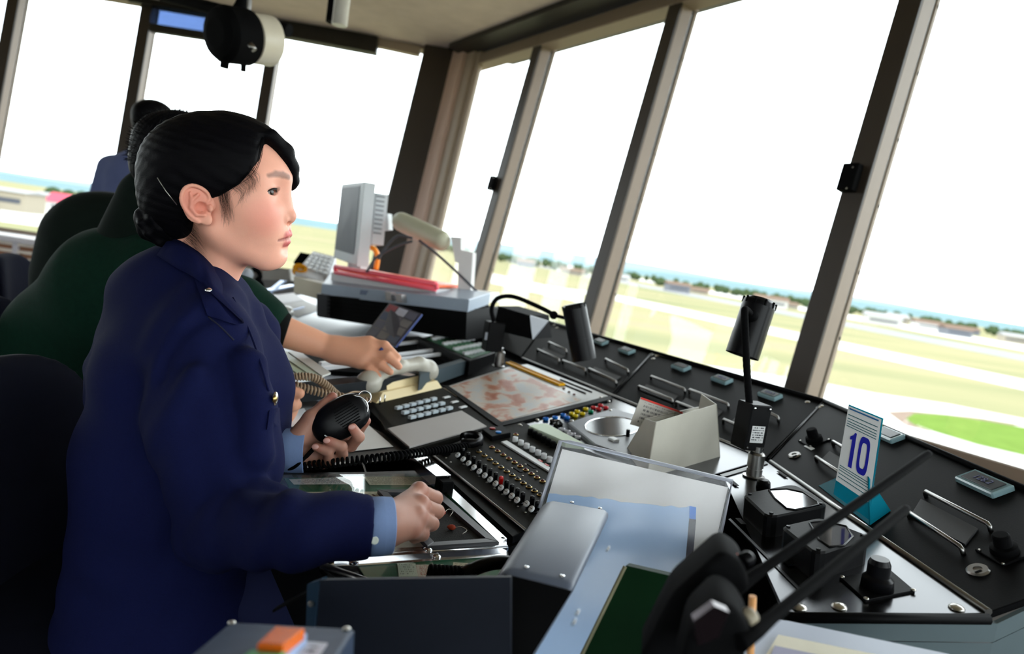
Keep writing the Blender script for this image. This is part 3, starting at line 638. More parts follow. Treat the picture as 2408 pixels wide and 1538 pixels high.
sh = MB().slab([oz(x, y, ZD-.002) for x, y in [(845, 1333), (1190, 1309), (1194, 1378), (1148, 1436), (908, 1436)]], (0, 0, 1), .0015).build('acrylic_sheet', acry); tag(sh, 'clear acrylic sheet over the near green mat', 'acrylic sheet')
# ================================================================ switch panel (mid console, gentle slope)
plate('switch_panel', olive_m, G, [(1012, 1066), (1150, 1006), (1215, 985), (1470, 1110), (1380, 1180), (1236, 1246)], h=.004, th=.01)
plate('hinge_leaf', panel_m, G, [(990, 1068), (1010, 1064), (1236, 1248), (1206, 1262)], h=.002, th=.01)
MB().tube([G.at(1012, 1066, .005), G.at(1236, 1247, .005)], .0022, 8).build('piano_hinge', steel, console)
Ps = G.aligned((1082, 1075), (1223, 1181)); HR = Ps.rot()
red_p = mat('red plastic', s2l(200, 12, 14), .3); 
def lerp(a, b, t): return (a[0]+(b[0]-a[0])*t, a[1]+(b[1]-a[1])*t)
heads = [lerp((1082, 1078), (1222, 1185), i/11) for i in range(12)]+[(1244, 1194), (1256, 1206)]
base_me = lever_me = None
tilt = nrm(-Ps.ey*.75*np.sign((EYE-Ps.o)@(-Ps.ey))+G.ez*.7)
for i, hp in enumerate(heads):
    o = G.at(*hp, .004); b = MB().lathe([(.0052, 0), (.0052, .002), (.0045, .003), (.0045, .006), (0, .006)], o, G.ez, 14).build('toggle_switch', black_g, console)
    back = -tilt+G.ez*(tilt@G.ez)*1.0; back = nrm(back)
    lo = o+G.ez*.004+back*.0042
    MB().lathe([(.0036, 0), (.0038, .011), (.003, .0135), (0, .0142)], lo, G.ez+back*.05, 14).build('lever', red_p if i == 7 else black_g, b)
    w0 = o+G.ez*.0055-back*.0035
    MB().lathe([(.003, 0), (.0050, .0008), (.0050, .0034), (.0040, .0044), (0, .0044)], w0, tilt, 14).build('white_cap', white_p, b)
    MB().box(w0+tilt*.0045, (.0086, .0007, .0006), np.array([Ps.ex, np.cross(tilt, Ps.ex), tilt]).T).build('slot', black_m, b)
brass = mat('brass', (.55, .38, .14), .28, 1, var=.1)
def lens(q, col, m): 
    o = G.at(*q, .004); b = MB().lathe([(.0052, 0), (.0052, .0012), (.0038, .002), (.0035, .002)], o, G.ez, 16).build('indicator_lamp', brass, console)
    MB().lathe([(.0036, .001), (.0033, .0028), (.002, .0042), (0, .0048)], o, G.ez, 14, sharp=False).build('lens', m, b)
lens_r = mat('dark red lens', (.10, .012, .008), .12, spec=.8); lens_b = mat('smoked lens', (.02, .02, .015), .1, spec=.8)
for i in range(12): lens(lerp((1126, 1063), (1270, 1165), i/11), 0, lens_b)
for i in range(10): lens(lerp((1157, 1053), (1276, 1133), i/9), 0, lens_r)
lens((1213, 1023), 0, lens_r)
for i in range(9):
    o = G.at(*lerp((1090, 1092), (1236, 1206), i/8), .004); MB().lathe([(.0022, 0), (.0016, .0012), (0, .0014)], o, G.ez, 8).build('screw', screwm, console)
for q in ((1204, 1101), (1229, 1119), (1236, 1092), (1262, 1109), (1060, 1087), (1049, 1077), (1227, 1001)): screws(console, G, [q], .0018, .004)
for a, b in (((1208, 1104), (1226, 1116)), ((1240, 1095), (1258, 1107))):
    P = G.aligned(a, b); c = (P.at(*a)+P.at(*b))/2; MB().box(c+G.ez*.0045, (np.linalg.norm(P.at(*b)-P.at(*a)), .005, .001), P.rot()).build('label_plate', panel_m, console)
ls = plate('label_strip', white_p, G, [(1178, 1038), (1191, 1035), (1300, 1103), (1292, 1108)], h=.007, th=.004)
for a, b in (((1263, 1088), (1277, 1097)), ((1279, 1098), (1291, 1106))):
    P = G.aligned(a, b); MB().box((P.at(*a)+P.at(*b))/2+G.ez*.0072, (.011, .0045, .0004), P.rot()).build('red_mark', red_p, ls)
for i in range(7):
    o = G.at(*lerp((1211, 1039), (1292, 1087), i/6), .004); MB().lathe([(.0048, 0), (.0055, .002), (.0052, .0095), (.004, .0105), (.0036, .0095), (0, .0095)], o, G.ez, 16).build('push_cap', white_p, console)
for i in range(6):
    o = G.at(*lerp((1247, 1022), (1300, 1052), i/5), .004); MB().lathe([(.006, 0), (.006, .009), (.0045, .012), (0, .0125)], o, G.ez, 14).build('push_cap', black_m, console)
plate('label_strip', mat('pale green label', s2l(206, 222, 200), .5, var=.05), G, [(1244, 1001), (1258, 997), (1284, 995), (1375, 1043), (1330, 1038)], h=.016, th=.012)
# little box with two buttons
bb = plate('button_box', panel_m, G, [(1134, 1008), (1182, 1000), (1201, 1017), (1157, 1026)], h=.014, th=.012, inset=.001)
for q, m in (((1158, 1008), mat('dull red button', s2l(140, 22, 20), .3)), ((1172, 1017), mat('blue button', s2l(10, 120, 205), .3))): MB().lathe([(.0058, 0), (.0058, .0015), (.005, .0022), (0, .0024)], G.at(*q, .014), G.ez, 18).build('button', m, bb)
# hook ring that holds the hand microphone
P = G; pts = [G.at(1107+24*math.cos(t), 1033+11*math.sin(t), .016) for t in np.linspace(-2.6, 2.5, 24)]
MB().tube(pts, .005, 10, flat=1.6).build('microphone_hook', black_g, console)
MB().box(G.at(1126, 1040, .008), (.016, .012, .016), G.rot(), .002).build('hook_foot', black_m, console)
MB().box(G.at(1046, 1062, .008), (.02, .016, .012), Ps.rot(), .002).build('cord_socket', black_m, console)
# ================================================================ round dial unit and coloured buttons
dial = plate('dial_unit', greyp, G, [(1335, 993), (1441, 960), (1495, 975), (1530, 1015), (1480, 1072), (1400, 1045)], h=.010, th=.012, inset=.002)
c0 = G.at(1441, 1002, .0105); ea = G.at(1503, 1002, .0105)-c0; eb = G.at(1441, 981, .0105)-c0
rim = [c0+ea*math.cos(t)*1.03+eb*math.sin(t)*1.03 for t in np.linspace(0, 2*math.pi, 40)]
MB().tube(rim, .0016, 8).build('dial_rim', chrome, dial)
MB().slab([c0+ea*math.cos(t)+eb*math.sin(t) for t in np.linspace(0, 2*math.pi, 40, endpoint=False)], G.ez, .001).build('dial_glass', mat('smoked dial glass', (.012, .012, .016), .12, spec=.3), dial)
MB().lathe([(.004, 0), (.004, .013), (.003, .0145), (0, .0145)], G.at(1476, 1026, .010), G.ez, 16).build('knob', black_g, dial)
MB().box(G.at(1443, 1033, .012), (.020, .014, .005), G.aligned((1420, 1030), (1443, 1042)).rot(), .001).build('key', white_p, dial)
screws(dial, G, [(1345, 990), (1435, 965)], .004, .010); screws(console, G, [(1263, 988), (1431, 944), (1413, 935), (1232, 990), (1222, 1000)], .0045, .002)
cols = dict(blue=s2l(18, 110, 205), yellow=s2l(215, 190, 10), green=s2l(0, 130, 90), red=s2l(200, 30, 42), black=(.01, .01, .01), white=s2l(190, 190, 200))
pos = dict(blue=[(305, 415), (410, 400), (500, 370), (545, 400)], yellow=[(600, 355), (660, 330), (755, 300), (640, 380), (720, 355)], green=[(815, 330)], red=[(845, 285), (925, 260), (985, 285), (905, 300)], black=[(380, 440), (420, 480), (470, 470), (445, 445)], white=[(490, 535), (550, 560), (610, 590), (665, 622), (575, 595)])
for k, L_ in pos.items():
    m = mat(k+' press button', cols[k], .25, var=.08)
    for (x, y) in L_: MB().lathe([(.0052, 0), (.0065, .002), (.0062, .0055), (.004, .0062), (.0035, .0050), (0, .0050)], G.at(1220+x/4.816, 900+y/4.816+2, .001), G.ez, 16).build('press_button', m, console)
# ================================================================ telephone key panel, grey plate, chart panel
plate('key_panel', olive_m, G, [(868, 935), (1040, 906), (1168, 1000), (1150, 1006), (966, 1058), (905, 1010)], h=.003, th=.01)
plate('frame_bar', panel_m, G, [(1040, 905), (1052, 905), (1185, 996), (1172, 1002)], h=.006, th=.01)
plate('frame_bar', panel_m, G, [(1172, 1003), (1180, 992), (1436, 930), (1440, 938)], h=.006, th=.01)
plate('frame_bar', panel_m, G, [(850, 945), (866, 936), (968, 1056), (985, 1068), (975, 1072)], h=.003, th=.01)
gp = plate('blank_plate', mat('light grey plate', s2l(176, 172, 170), .45, var=.04), G, [(911, 1007), (1086, 965), (1144, 1001), (963, 1051)], h=.006, th=.004)
keym = mat('pale grey key', s2l(186, 198, 206), .35, var=.06); Pk = G.aligned((970, 986), (1056, 965))
for (a, b) in (((969, 986), (1056, 965)), ((953, 975), (1038, 954)), ((937, 964), (1019, 943))):
    for i in range(6):
        if a[0] == 926 and i > 3: continue
        o = G.at(*lerp(a, b, i/5), .003); MB().box(o+G.ez*.005, (.0160, .0110, .007), Pk.rot(), .0012).build('key', keym, console)
for q in ((1050, 934), (1069, 945), (1089, 957)): MB().box(G.at(*q, .006), (.021, .0085, .003), Pk.rot(), .0008).build('label_key', white_p, console)
# chart panel
def chart_mat():
    m = bpy.data.materials.new('terrain chart'); m.use_nodes = True; N = m.node_tree.nodes; L = m.node_tree.links; b = N['Principled BSDF']; b.inputs['Roughness'].default_value = .4; b.inputs['Specular IOR Level'].default_value = .2
    tc = N.new('ShaderNodeTexCoord'); n = N.new('ShaderNodeTexNoise'); n.inputs['Scale'].default_value = 5; n.inputs['Detail'].default_value = 7; n.inputs['Distortion'].default_value = .6; L.new(tc.outputs['UV'], n.inputs[0])
    r = N.new('ShaderNodeValToRGB'); e = r.color_ramp.elements; e[0].position = .36; e[0].color = (*s2l(170, 172, 172), 1); e[1].position = .66; e[1].color = (*s2l(150, 76, 46), 1); x = e.new(.48); x.color = (*s2l(186, 172, 158), 1); x = e.new(.55); x.color = (*s2l(172, 118, 94), 1)
    L.new(n.outputs[0], r.inputs[0]); L.new(r.outputs[0], b.inputs[0]); return m
ch = sheet('terrain_chart', chart_mat(), [G.at(x, y, .004) for x, y in [(1044, 913), (1170, 993), (1366, 941), (1200, 866)]], G.ez, .0008, None); tag(ch, 'brown and grey terrain chart under clear plastic on the console', 'chart')
plate('chart_plate', mat('grey plate', s2l(168, 168, 166), .35, var=.05), G, [(1040, 912), (1196, 862), (1240, 856), (1430, 930), (1170, 996)], h=.003, th=.006)
rl = thing('yellow_ruler', 'yellow grooved plastic ruler along the back edge of the terrain chart', 'ruler', G.at(1260, 880)); Pr = G.aligned((1196, 853), (1322, 905)); a, b = Pr.at(1196, 853, .006), Pr.at(1322, 905, .006); L_ = np.linalg.norm(b-a)
ym = mat('yellow plastic', s2l(236, 172, 8), .5, var=.06, spec=.2)
MB().box((a+b)/2, (L_, .022, .006), Pr.rot(), .001).build('body', ym, rl); MB().box((a+b)/2+G.ez*.004+Pr.ey*.004, (L_, .004, .003), Pr.rot(), .001).build('ridge', ym, rl)
for i in range(2):
    a, b = Pr.at(1310+i*14, 895-i*3, .004), Pr.at(1371+i*14, 926-i*3, .004); MB().box((a+b)/2, (np.linalg.norm(b-a), .004, .004), Pr.rot(), .001).build('pencil_slot', black_m, console)
for q in ((1326, 914), (1338, 922), (1350, 928)): MB().lathe([(.004, 0), (.0035, .002), (0, .003)], G.at(*q, .004), G.ez, 12).build('indicator_lamp', lens_r, console)
# ================================================================ the officer at the desk (head modelled in its own frame: x forward, y her left, z up)
HO = oy(543, 497, .99); hv = nrm(HO-EYE); psi = math.radians(22)
hR = nrm(cR-hv*(cR@hv)); hU = np.cross(hR, hv); hF = math.cos(psi)*hR-math.sin(psi)*hv; hL = np.cross(hU, hF); HM = np.array([hF, hL, hU]).T
def h2w(p): return HO+np.asarray(p, float)@HM.T
def mm(*p): return np.array(p, float)/1000
def sd_eye(P, s): return sph(P, mm(60.5, s*31, 27), .0130)
def sd_lids(P, s, d):
    d = smin(d, sph(P, mm(60.6, s*31, 26.8), .0147), .006)
    rot = np.array([[math.cos(s*.32), math.sin(s*.32), 0], [-math.sin(s*.32), math.cos(s*.32), 0], [0, 0, 1]]).T.T
    ap = ell(P, mm(75.5, s*32.5, 26.4), mm(12, 14.2, 4.3), rot)
    d = smax(d, -ap, .0014)
    # soft crease above the lid
    return d
def sd_ear(P, s):
    q = lambda x, y, z: mm(x, s*y, z)
    ex = nrm(mm(-1, s*.45, 0)); ez = nrm(mm(-.15, 0, 1)); ey = np.cross(ez, ex); rot = np.array([ex, ey, ez]).T
    d = ell(P, q(-12, 76.5, 9), mm(18.5, 2.6, 24.5), rot)                                  # back plate
    d = smin(d, cone(P, q(-6, 64, 10), q(-12, 74, 9), .013, .008), .004)
    d = smin(d, ell(P, q(-4, 73.5, -11), mm(8, 3.6, 8)), .004)                         # lobe
    d = smin(d, ell(P, q(-14, 79.6, 15), mm(14.5, 2.0, 19), rot), .002)
    hx = [q(-3, 77, 9), q(2, 73, 15), q(1, 74, 23), q(-5, 78.5, 30), q(-15, 82.5, 33.5), q(-24, 86, 29), q(-28.5, 87.5, 17), q(-26.5, 86, 5), q(-21, 82.5, -5), q(-13, 77.5, -13)]
    hs_ = spline(hx, 27); rs_ = np.interp(np.linspace(0, 9, 28), range(10), [.0014, .0020, .0023, .0025, .0026, .0026, .0025, .0024, .0024, .0032]); d = smin(d, chain(P, hs_, rs_, .001), .0014)
    d = smin(d, chain(P, [q(-9, 80.5, 22), q(-17, 83.5, 14), q(-18.5, 83.5, 5), q(-13, 80.5, -4), q(-5, 77.5, -5)], [.0018, .0028, .0030, .0028, .0022], .0015), .002)   # antihelix
    d = smin(d, chain(P, [q(-17, 83.5, 14), q(-18, 84, 24)], [.002, .0014], .0015), .002)
    d = smax(d, -ell(P, q(-7, 80.5, 4.5), mm(7.5, 8.5, 8)), .0022)                      # concha
    d = smin(d, ell(P, q(3.2, 75, 4), mm(3.6, 3.2, 5.2)), .0025)                        # tragus
    return d
def sd_head(P):
    P = P.astype(np.float32); A = P.copy(); A[:, 1] = np.abs(A[:, 1])         # mirrored half for paired forms
    d = ell(P, mm(-16, 0, 54), mm(97, 71, 76))
    d = smin(d, ell(P, mm(22, 0, 30), mm(58, 62, 62)), .03)
    d = smin(d, ell(P, mm(24, 0, -8), mm(53, 55, 62)), .03)                 # face mass
    d = smin(d, cone(A, mm(-2, 50, -28), mm(48, 14, -66), .015, .0155), .028)   # jaw
    d = smin(d, ell(P, mm(56, 0, -67), mm(17.5, 20, 14.5)), .018)              # chin
    d = smin(d, ell(A, mm(45, 34, -6), mm(25, 22, 26)), .025)               # cheek
    d = smin(d, ell(P, mm(55, 0, -36), mm(23, 28, 25)), .022)               # muzzle
    d = smin(d, cone(A, mm(72, 5, 45), mm(56, 44, 44), .010, .0095), .022)     # brow
    d = smax(d, -sph(A, mm(89, 27, 26), .0125), .022)                        # socket
    # nose
    d = smin(d, cone(P, mm(76, 0, 26), mm(84, 0, -4), .0056, .0068), .013)
    d = smin(d, ell(P, mm(86.3, 0, -6.5), mm(7.2, 7.8, 6.6)), .006)
    d = smin(d, ell(A, mm(78, 11.5, -10.5), mm(8.2, 5.0, 6.4)), .0035)
    d = smin(d, cone(P, mm(83, 0, -13), mm(78, 0, -21), .0042, .004), .008)
    d = smax(d, -ell(A, mm(82.5, 5.8, -17.0), mm(5, 2.5, 3.6)), .0025)
    # lips
    d = smin(d, chain(A, [mm(79.6, 2.5, -30.6), mm(77.5, 10, -33), mm(70, 22, -39.5)], [.0054, .0048, .002], .003), .0045)
    d = smin(d, chain(A, [mm(76.8, 0, -45), mm(74.5, 9, -44), mm(69, 20, -40.5)], [.0062, .0054, .002], .003), .0045)
    d = smax(d, -chain(A, [mm(84.5, 0, -38.4), mm(81, 10, -38.6), mm(73.5, 24, -40.5)], [.0011, .0011, .0008], .002), .0022)
    d = smax(d, -ell(P, mm(82, 0, -55), mm(8, 16, 4.5)), .01)
    d = smax(d, -ell(P, mm(87, 0, -24.5), mm(4, 2.0, 5)), .006)
    for s in (-1, 1): d = sd_lids(P, s, d)
    # neck
    d = smin(d, cone(P, mm(-20, 0, -40), mm(-48, 0, -78), .047, .049), .022)
    d = smin(d, cone(P, mm(-48, 0, -78), mm(-95, 0, -130), .049, .06), .02)
    return d
hv_, hf_ = polygonize(sd_head, mm(-160, -95, -190), mm(105, 95, 140), .0018, 1)
ears = [polygonize(lambda P, s=s: sd_ear(P.astype(np.float32), s), mm(-36, min(s*60, s*94), -26), mm(14, max(s*60, s*94), 40), .0009, 1) for s in (-1, 1)]
nh = len(hv_); hf_ = np.concatenate([hf_, ears[0][1]+nh, ears[1][1]+nh+len(ears[0][0])]); hv_ = np.concatenate([hv_, ears[0][0], ears[1][0]])
# skin colour: lips, cheeks, ears, brows, scalp
def mixc(c, t, col): return c+(np.array(col)-c)*np.clip(t, 0, 1)[:, None]
def fall(d, r0, r1): return 1-np.clip((d-r0)/(r1-r0), 0, 1)
skin = np.array(s2l(247, 180, 156))*.95; P = hv_.astype(np.float32); A = P.copy(); A[:, 1] = np.abs(A[:, 1])  # lighter than the hands: window light on the face put into the colour
col = np.tile(skin, (len(P), 1))
col = mixc(col, .62*fall(np.linalg.norm((A-mm(58, 38, -6)), axis=1), .004, .036), np.array(s2l(238, 118, 110))*.82)
col = mixc(col, .25*fall(np.linalg.norm(P-mm(88, 0, -7), axis=1), .003, .014), np.array(s2l(226, 140, 124))*.6)
col = mixc(col, .55*fall(np.linalg.norm(A-mm(-14, 80, 10), axis=1), .012, .03), np.array(s2l(232, 130, 112))*.85)
lipd = np.minimum(chain(A, [mm(80, 2.5, -31), mm(78, 10, -33), mm(70, 22, -39.5)], [.0046, .0042, .002], .003), chain(A, [mm(77, 0, -45), mm(74.5, 9, -44), mm(69, 20, -40.5)], [.0056, .005, .002], .003))
lipm = fall(lipd, .0004, .0022)*(P[:, 0] > .066); col = mixc(col, .85*lipm, np.array(s2l(222, 100, 104))*.85)
col = mixc(col, .6*fall(chain(A, [mm(84.5, 0, -38.4), mm(81, 10, -38.6), mm(73.5, 23, -40.5)], [.0011, .0011, .0008], .002), .0006, .002), s2l(120, 50, 48))
browp = [mm(81, 9, 48), mm(78, 20, 50.5), mm(71, 33, 51), mm(62, 46, 48)]
A2 = A.copy(); A2[:, 0] = 0; bd = chain(A2, [p*np.array([0, 1, 1]) for p in browp], [.0020, .0026, .0022, .0006], .002)+(P[:, 0] < .04); bn = .75+.25*np.sin(P[:, 1]*3800+P[:, 2]*2500)
col = mixc(col, .68*fall(bd, .0002, .0034), s2l(88, 62, 54))
for s in (-1, 1):
    q = P.copy(); ld = np.abs(sph(P, mm(60.6, s*31, 26.8), .0147)); ap = np.abs(ell(P, mm(75.5, s*32.5, 26.6), mm(12, 13.2, 4.0)))
    col = mixc(col, .8*fall(ap, .0, .0016)*(P[:, 0] > .055)*np.where(P[:, 2] > .0262, 1, .35), s2l(60, 34, 30))
col = mixc(col, .6*fall(np.linalg.norm((P-mm(-25, -52, -45))*np.array([1, .6, .6]), axis=1), .008, .03), np.array(s2l(150, 105, 85))*.6)   # downy nape
for q in ((70, -32, -47), (52, -51, -30), (58, -46, 4)): col = mixc(col, fall(np.linalg.norm(P-mm(*q), axis=1), .0004, .0018)*.6, s2l(110, 60, 50))
skin_m = mat('fair skin', (1, 1, 1), .48, var=.05, scale=220, bump=.06, bscale=900, vcol=True, sss=.12, spec=.35)
officer = thing('person', 'person in navy uniform jacket holding a hand microphone, seated in profile at the desk', 'person', (HO[0]-.2, HO[1]+.05, 0))
# ---- hands
def frame(f, u):
    f = nrm(f); r = nrm(np.cross(f, u)); u = np.cross(r, f); return f, r, u
ZH_ = .74
# right hand: a loose fist resting on the desk, back of the hand up
wr = oy(880, 1242, .80); 
kn = [oz(985, 1156, .806), oz(990, 1188, .803), oz(982, 1218, .796), oz(968, 1246, .786)]      # knuckles, index to little
pp = [oz(1024, 1172, .785), oz(1028, 1203, .782), oz(1016, 1232, .778), oz(994, 1256, .772)]          # middle joints
tp = [oz(1000, 1188, .762), oz(1004, 1216, .760), oz(994, 1242, .759), oz(975, 1262, .758)]
WR = oz(892, 1238, .792)
FAx = oz(700, 1246, .788)
def sd_fist(P):
    P = P.astype(np.float32); d = cone(P, WR+(FAx-WR)*.25, WR, .024, .0245)
    for i in range(4): d = smin(d, cone(P, WR+(kn[i]-WR)*.12, kn[i], .0175, .0105-.0006*i), .016)
    f = None
    for i in range(4):
        e = chain(P, [kn[i], pp[i], tp[i]], [.0105-.0005*i, .0098-.0006*i, .0085], .003); f = e if f is None else smin(f, e, .0035)
    d = smin(d, f, .007)
    th = chain(P, [WR+(kn[0]-WR)*.35-np.array([0, 0, .018]), oz(985, 1180, .768), oz(1010, 1200, .764)], [.014, .012, .009], .004)
    for k in kn: d = smin(d, sph(P, k+np.array([0, 0, .0032]), .0078), .006)
    return smin(d, th, .008)
def bounds(pts, m): a = np.array(pts); return a.min(0)-m, a.max(0)+m
lo, hi = bounds([WR+(FAx-WR)*.25, *kn, *pp, *tp], .03); fv, ff = polygonize(sd_fist, lo, hi, .0019, 2)
# left hand: palm towards us, wrapped round the microphone
MC = oy(800, 985, 1.06)                                     # microphone centre
mR = nrm(cR-nrm(MC-EYE)*(cR@nrm(MC-EYE))); mV = nrm(MC-EYE); mU = np.cross(mR, mV)
def mp(x, y, dz): return MC+mR*((x-800)*1.06/1605)+mU*((985-y)*1.06/1605)+mV*dz
LW = mp(688, 1060, .012)
def sd_lhand(P):
    P = P.astype(np.float32); d = cone(P, mp(610, 1060, .015), LW, .021, .0225)
    pal = [mp(742, 1010, .022), mp(765, 1040, .022), mp(775, 1065, .020), mp(765, 1085, .014)]
    for q, r in zip(pal, (.017, .016, .015, .0135)): d = smin(d, cone(P, LW, q, .014, r), .012)
    # thumb base and thumb, lying along the far side of the microphone
    d = smin(d, chain(P, [mp(705, 1030, .004), mp(735, 985, .004), mp(762, 955, .010), mp(780, 931, .016)], [.018, .0145, .0105, .0078], .006), .014)
    tips = [([mp(800, 1030, .034), mp(846, 1010, .026), mp(862, 990, .004)], [.0105, .0095, .0075]),
            ([mp(775, 1060, .030), mp(828, 1050, .016), mp(845, 1028, -.012), mp(829, 1006, -.024)], [.0105, .0098, .0088, .0075]),
            ([mp(770, 1075, .022), mp(806, 1070, .002), mp(805, 1050, -.020), mp(775, 1036, -.026)], [.0105, .0098, .0088, .0075]),
            ([mp(755, 1085, .012), mp(778, 1084, -.006), mp(775, 1062, -.020), mp(748, 1050, -.023)], [.0098, .009, .008, .0068])]
    for pts, rr in tips: d = smin(d, chain(P, pts, rr, .003), .006)
    return d
lo, hi = bounds([mp(600, 1080, .02), mp(880, 925, .03), mp(880, 1110, -.04), mp(700, 1110, .05)], .02); lv, lf = polygonize(sd_lhand, lo, hi, .0019, 2)
hc_ = np.array(s2l(240, 176, 152))*.46;  # darker than the face: weaker light on the hands put into the colour
def handcol(v, reds, base=hc_, redc=np.array(s2l(226, 122, 102))*.46):
    c = np.tile(base, (len(v), 1))
    for q, r in reds: c = mixc(c, .5*fall(np.linalg.norm(v-q, axis=1), r*.3, r), redc)
    return c
cf = handcol(fv, [(k, .016) for k in kn]+[(k, .012) for k in pp]); cl = handcol(lv, [(mp(829, 1006, -.03), .014), (mp(775, 1036, -.032), .014), (mp(748, 1050, -.03), .012), (mp(780, 931, .01), .016), (mp(862, 990, 0), .014)])
# hidden trunk under the clothes keeps the body whole
SR_ = oy(460, 800, .93); SL_ = oy(560, 745, 1.20); NB = h2w(mm(-82, 0, -116)); EL = oy(505, 1215, .82); EL2 = mp(520, 1058, .02); PV = oy(330, 1440, 1.02)
def sd_core(P):
    P = P.astype(np.float32); d = cone(P, NB, NB+(PV-NB)*.25, .04, .06); d = smin(d, cone(P, NB+(PV-NB)*.25, PV, .06, .08), .05)
    d = smin(d, chain(P, [SR_, EL, WR+(EL-WR)*.2], [.035, .028, .022], .02), .03); return smin(d, chain(P, [SL_, EL2, LW+(EL2-LW)*.2], [.035, .028, .022], .02), .03)
lo, hi = bounds([NB, PV, SR_, SL_, EL, EL2, WR], .12); kv, kf = polygonize(sd_core, lo, hi, .012, 1)
hw = h2w(hv_)
me = np_mesh('body', [(hw, hf_), (fv, ff), (lv, lf), (kv, kf)], np.concatenate([col, cf, cl, np.tile(hc_, (len(kv), 1))]))
me.transform(Matrix.Translation(-base(officer))); link('body', me, skin_m, officer)
# ---- eyes
eye_w = mat('eye white', (.26, .24, .23), .3, var=.03, spec=.2); iris_m = mat('dark brown iris', (.012, .005, .003), .1, spec=.35); lash_m = mat('black lash', (.008, .006, .006), .6)
gz = nrm(mm(1, -.0, .0))
for s in (-1, 1):
    c = mm(60.5, s*31, 27); MB().ball(h2w(c), .01285, seg=24, rings=16).build('eyeball', eye_w, officer)
    g = nrm(HM@nrm(mm(1, -.02, .02))); 
    MB().lathe([(.0072, .0107), (.0062, .0115), (.003, .0129), (0, .0132)], h2w(c), g, 22, sharp=False).build('iris', iris_m, officer)
    lashes = [mm(69.5, s*47, 26.2), mm(73.6, s*40.5, 29.6), mm(75.9, s*33, 30.7), mm(75.6, s*26, 29.6), mm(73.6, s*20.5, 26.4)]
    pts = [h2w(p) for p in spline(lashes, 14)]; MB().tube(pts, [.0006+.0007*math.sin(math.pi*i/14) for i in range(15)], 6).build('eyelash', lash_m, officer)
    b = MB()
    for i in range(1, 14):
        p = pts[i]; o = nrm(hF*.9+hL*s*(.45-.06*i)+hU*.25); b.tube([p, p+o*.0035, p+o*(.0062 if s < 0 else .011)+hU*.0018], [.00028, .0002, .00005], 4)
    b.build('eyelash', lash_m, officer, kind='stuff')
# nails of the microphone hand
nail = mat('finger nail', s2l(196, 146, 136), .25)
for (q, dx) in (((827, 1004), -.0315), ((771, 1035), -.0335), ((746, 1049), -.0295)):
    MB().ball(mp(*q, dx), (.0055, .0042, .0014), np.array([mR, mU, mV]).T).build('fingernail', nail, officer)
# ---- hair
hair_m = mat('black hair', (.0022, .002, .003), .5, var=.4, scale=60, bump=.25, bscale=260, stretch=(1, 1, 6), spec=.07)
def sd_cap(P):
    """hair mass: the skull grown outwards and cut back along the hairline"""
    P = P.astype(np.float32); x, y, z = P.T; A = P.copy(); A[:, 1] = np.abs(y)
    d = ell(P, mm(-19, 0, 58), mm(104, 79, 81)); d = smin(d, ell(P, mm(20, 0, 46), mm(66, 68, 78)), .03)
    d = smin(d, ell(P, mm(-60, 0, 10), mm(62, 66, 60)), .03)
    grain = .0007*np.sin(x*170+z*420+3*np.sin(z*60))+.0004*np.sin(y*500+z*300)
    d = d+grain*.7
    # side hairline x < xh(z), both sides
    xh = np.interp(z, np.array([-120, -40, -12, 5, 12, 19, 29, 38, 51, 68, 85, 100, 140])/1000, np.array([-50, -42, -33, -30, -20, 14, 31, 43, 54, 62, 63, 63, 70])/1000)
    side = (x-xh)*.75
    # swept fringe: from the parting over to the far temple
    yb = np.interp(z, np.array([30, 40, 55, 70, 85, 98, 112, 140])/1000, np.array([24, 16, 5, -5, -15, -26, -45, -80])/1000)
    fr = np.maximum((yb-y)*.8, .034-z)
    back = np.maximum(.0, -z-.03)  # nape
    reg = np.minimum(side, fr); reg = smax(reg, -(z+.055), .01)
    d2 = smax(d, reg, .006)
    # the far-side curtain of the fringe hangs just off the forehead
    cur = chain(P, [mm(72, -20, 104), mm(84, 0, 84), mm(87, 14, 62), mm(85, 25, 44), mm(80, 33, 33)], [.009, .010, .009, .007, .003], .008)
    return smin(d2, cur, .008)
cv, cf_ = polygonize(sd_cap, mm(-145, -95, -75), mm(110, 95, 150), .0025, 2)
me = np_mesh('hair', [(h2w(cv), cf_)]); me.transform(Matrix.Translation(-base(officer))); link('hair', me, hair_m, officer)
def hx(x, y, l):    # head-frame point seen at pixel x, y in the sagittal plane l
    q = opl(x, y, HO+hL*l, hL)-HO; return np.array([q@hF, q@hL, q@hU])
bun_c = hx(378, 522, -.025)
def sd_bun(P):
    P = P.astype(np.float32); q = P-np.float32(bun_c); r = .026+.003*np.sin(q[:, 0]*260+q[:, 2]*160)+.002*np.sin(q[:, 2]*330-q[:, 0]*120)
    d = np.linalg.norm(q*np.float32([1, .9, .85]), axis=1)-r; t = bun_c+mm(0, 0, 0)
    for k in range(3):
        a = k*2.1; pts = [bun_c+mm(22*math.cos(a+t_), -8*math.sin(a), 24*math.sin(a+t_)) for t_ in (0, .8, 1.6, 2.4)]; d = smin(d, chain(P, pts, [.008, .010, .009, .006], .004), .006)
    return smin(d, cone(P, bun_c, mm(-62, -20, 6), .022, .03), .02)
bv, bf_ = polygonize(sd_bun, bun_c-.06, bun_c+.08, .0025, 1); me = np_mesh('hair_bun', [(h2w(bv), bf_)]); me.transform(Matrix.Translation(-base(officer))); link('hair_bun', me, hair_m, officer)
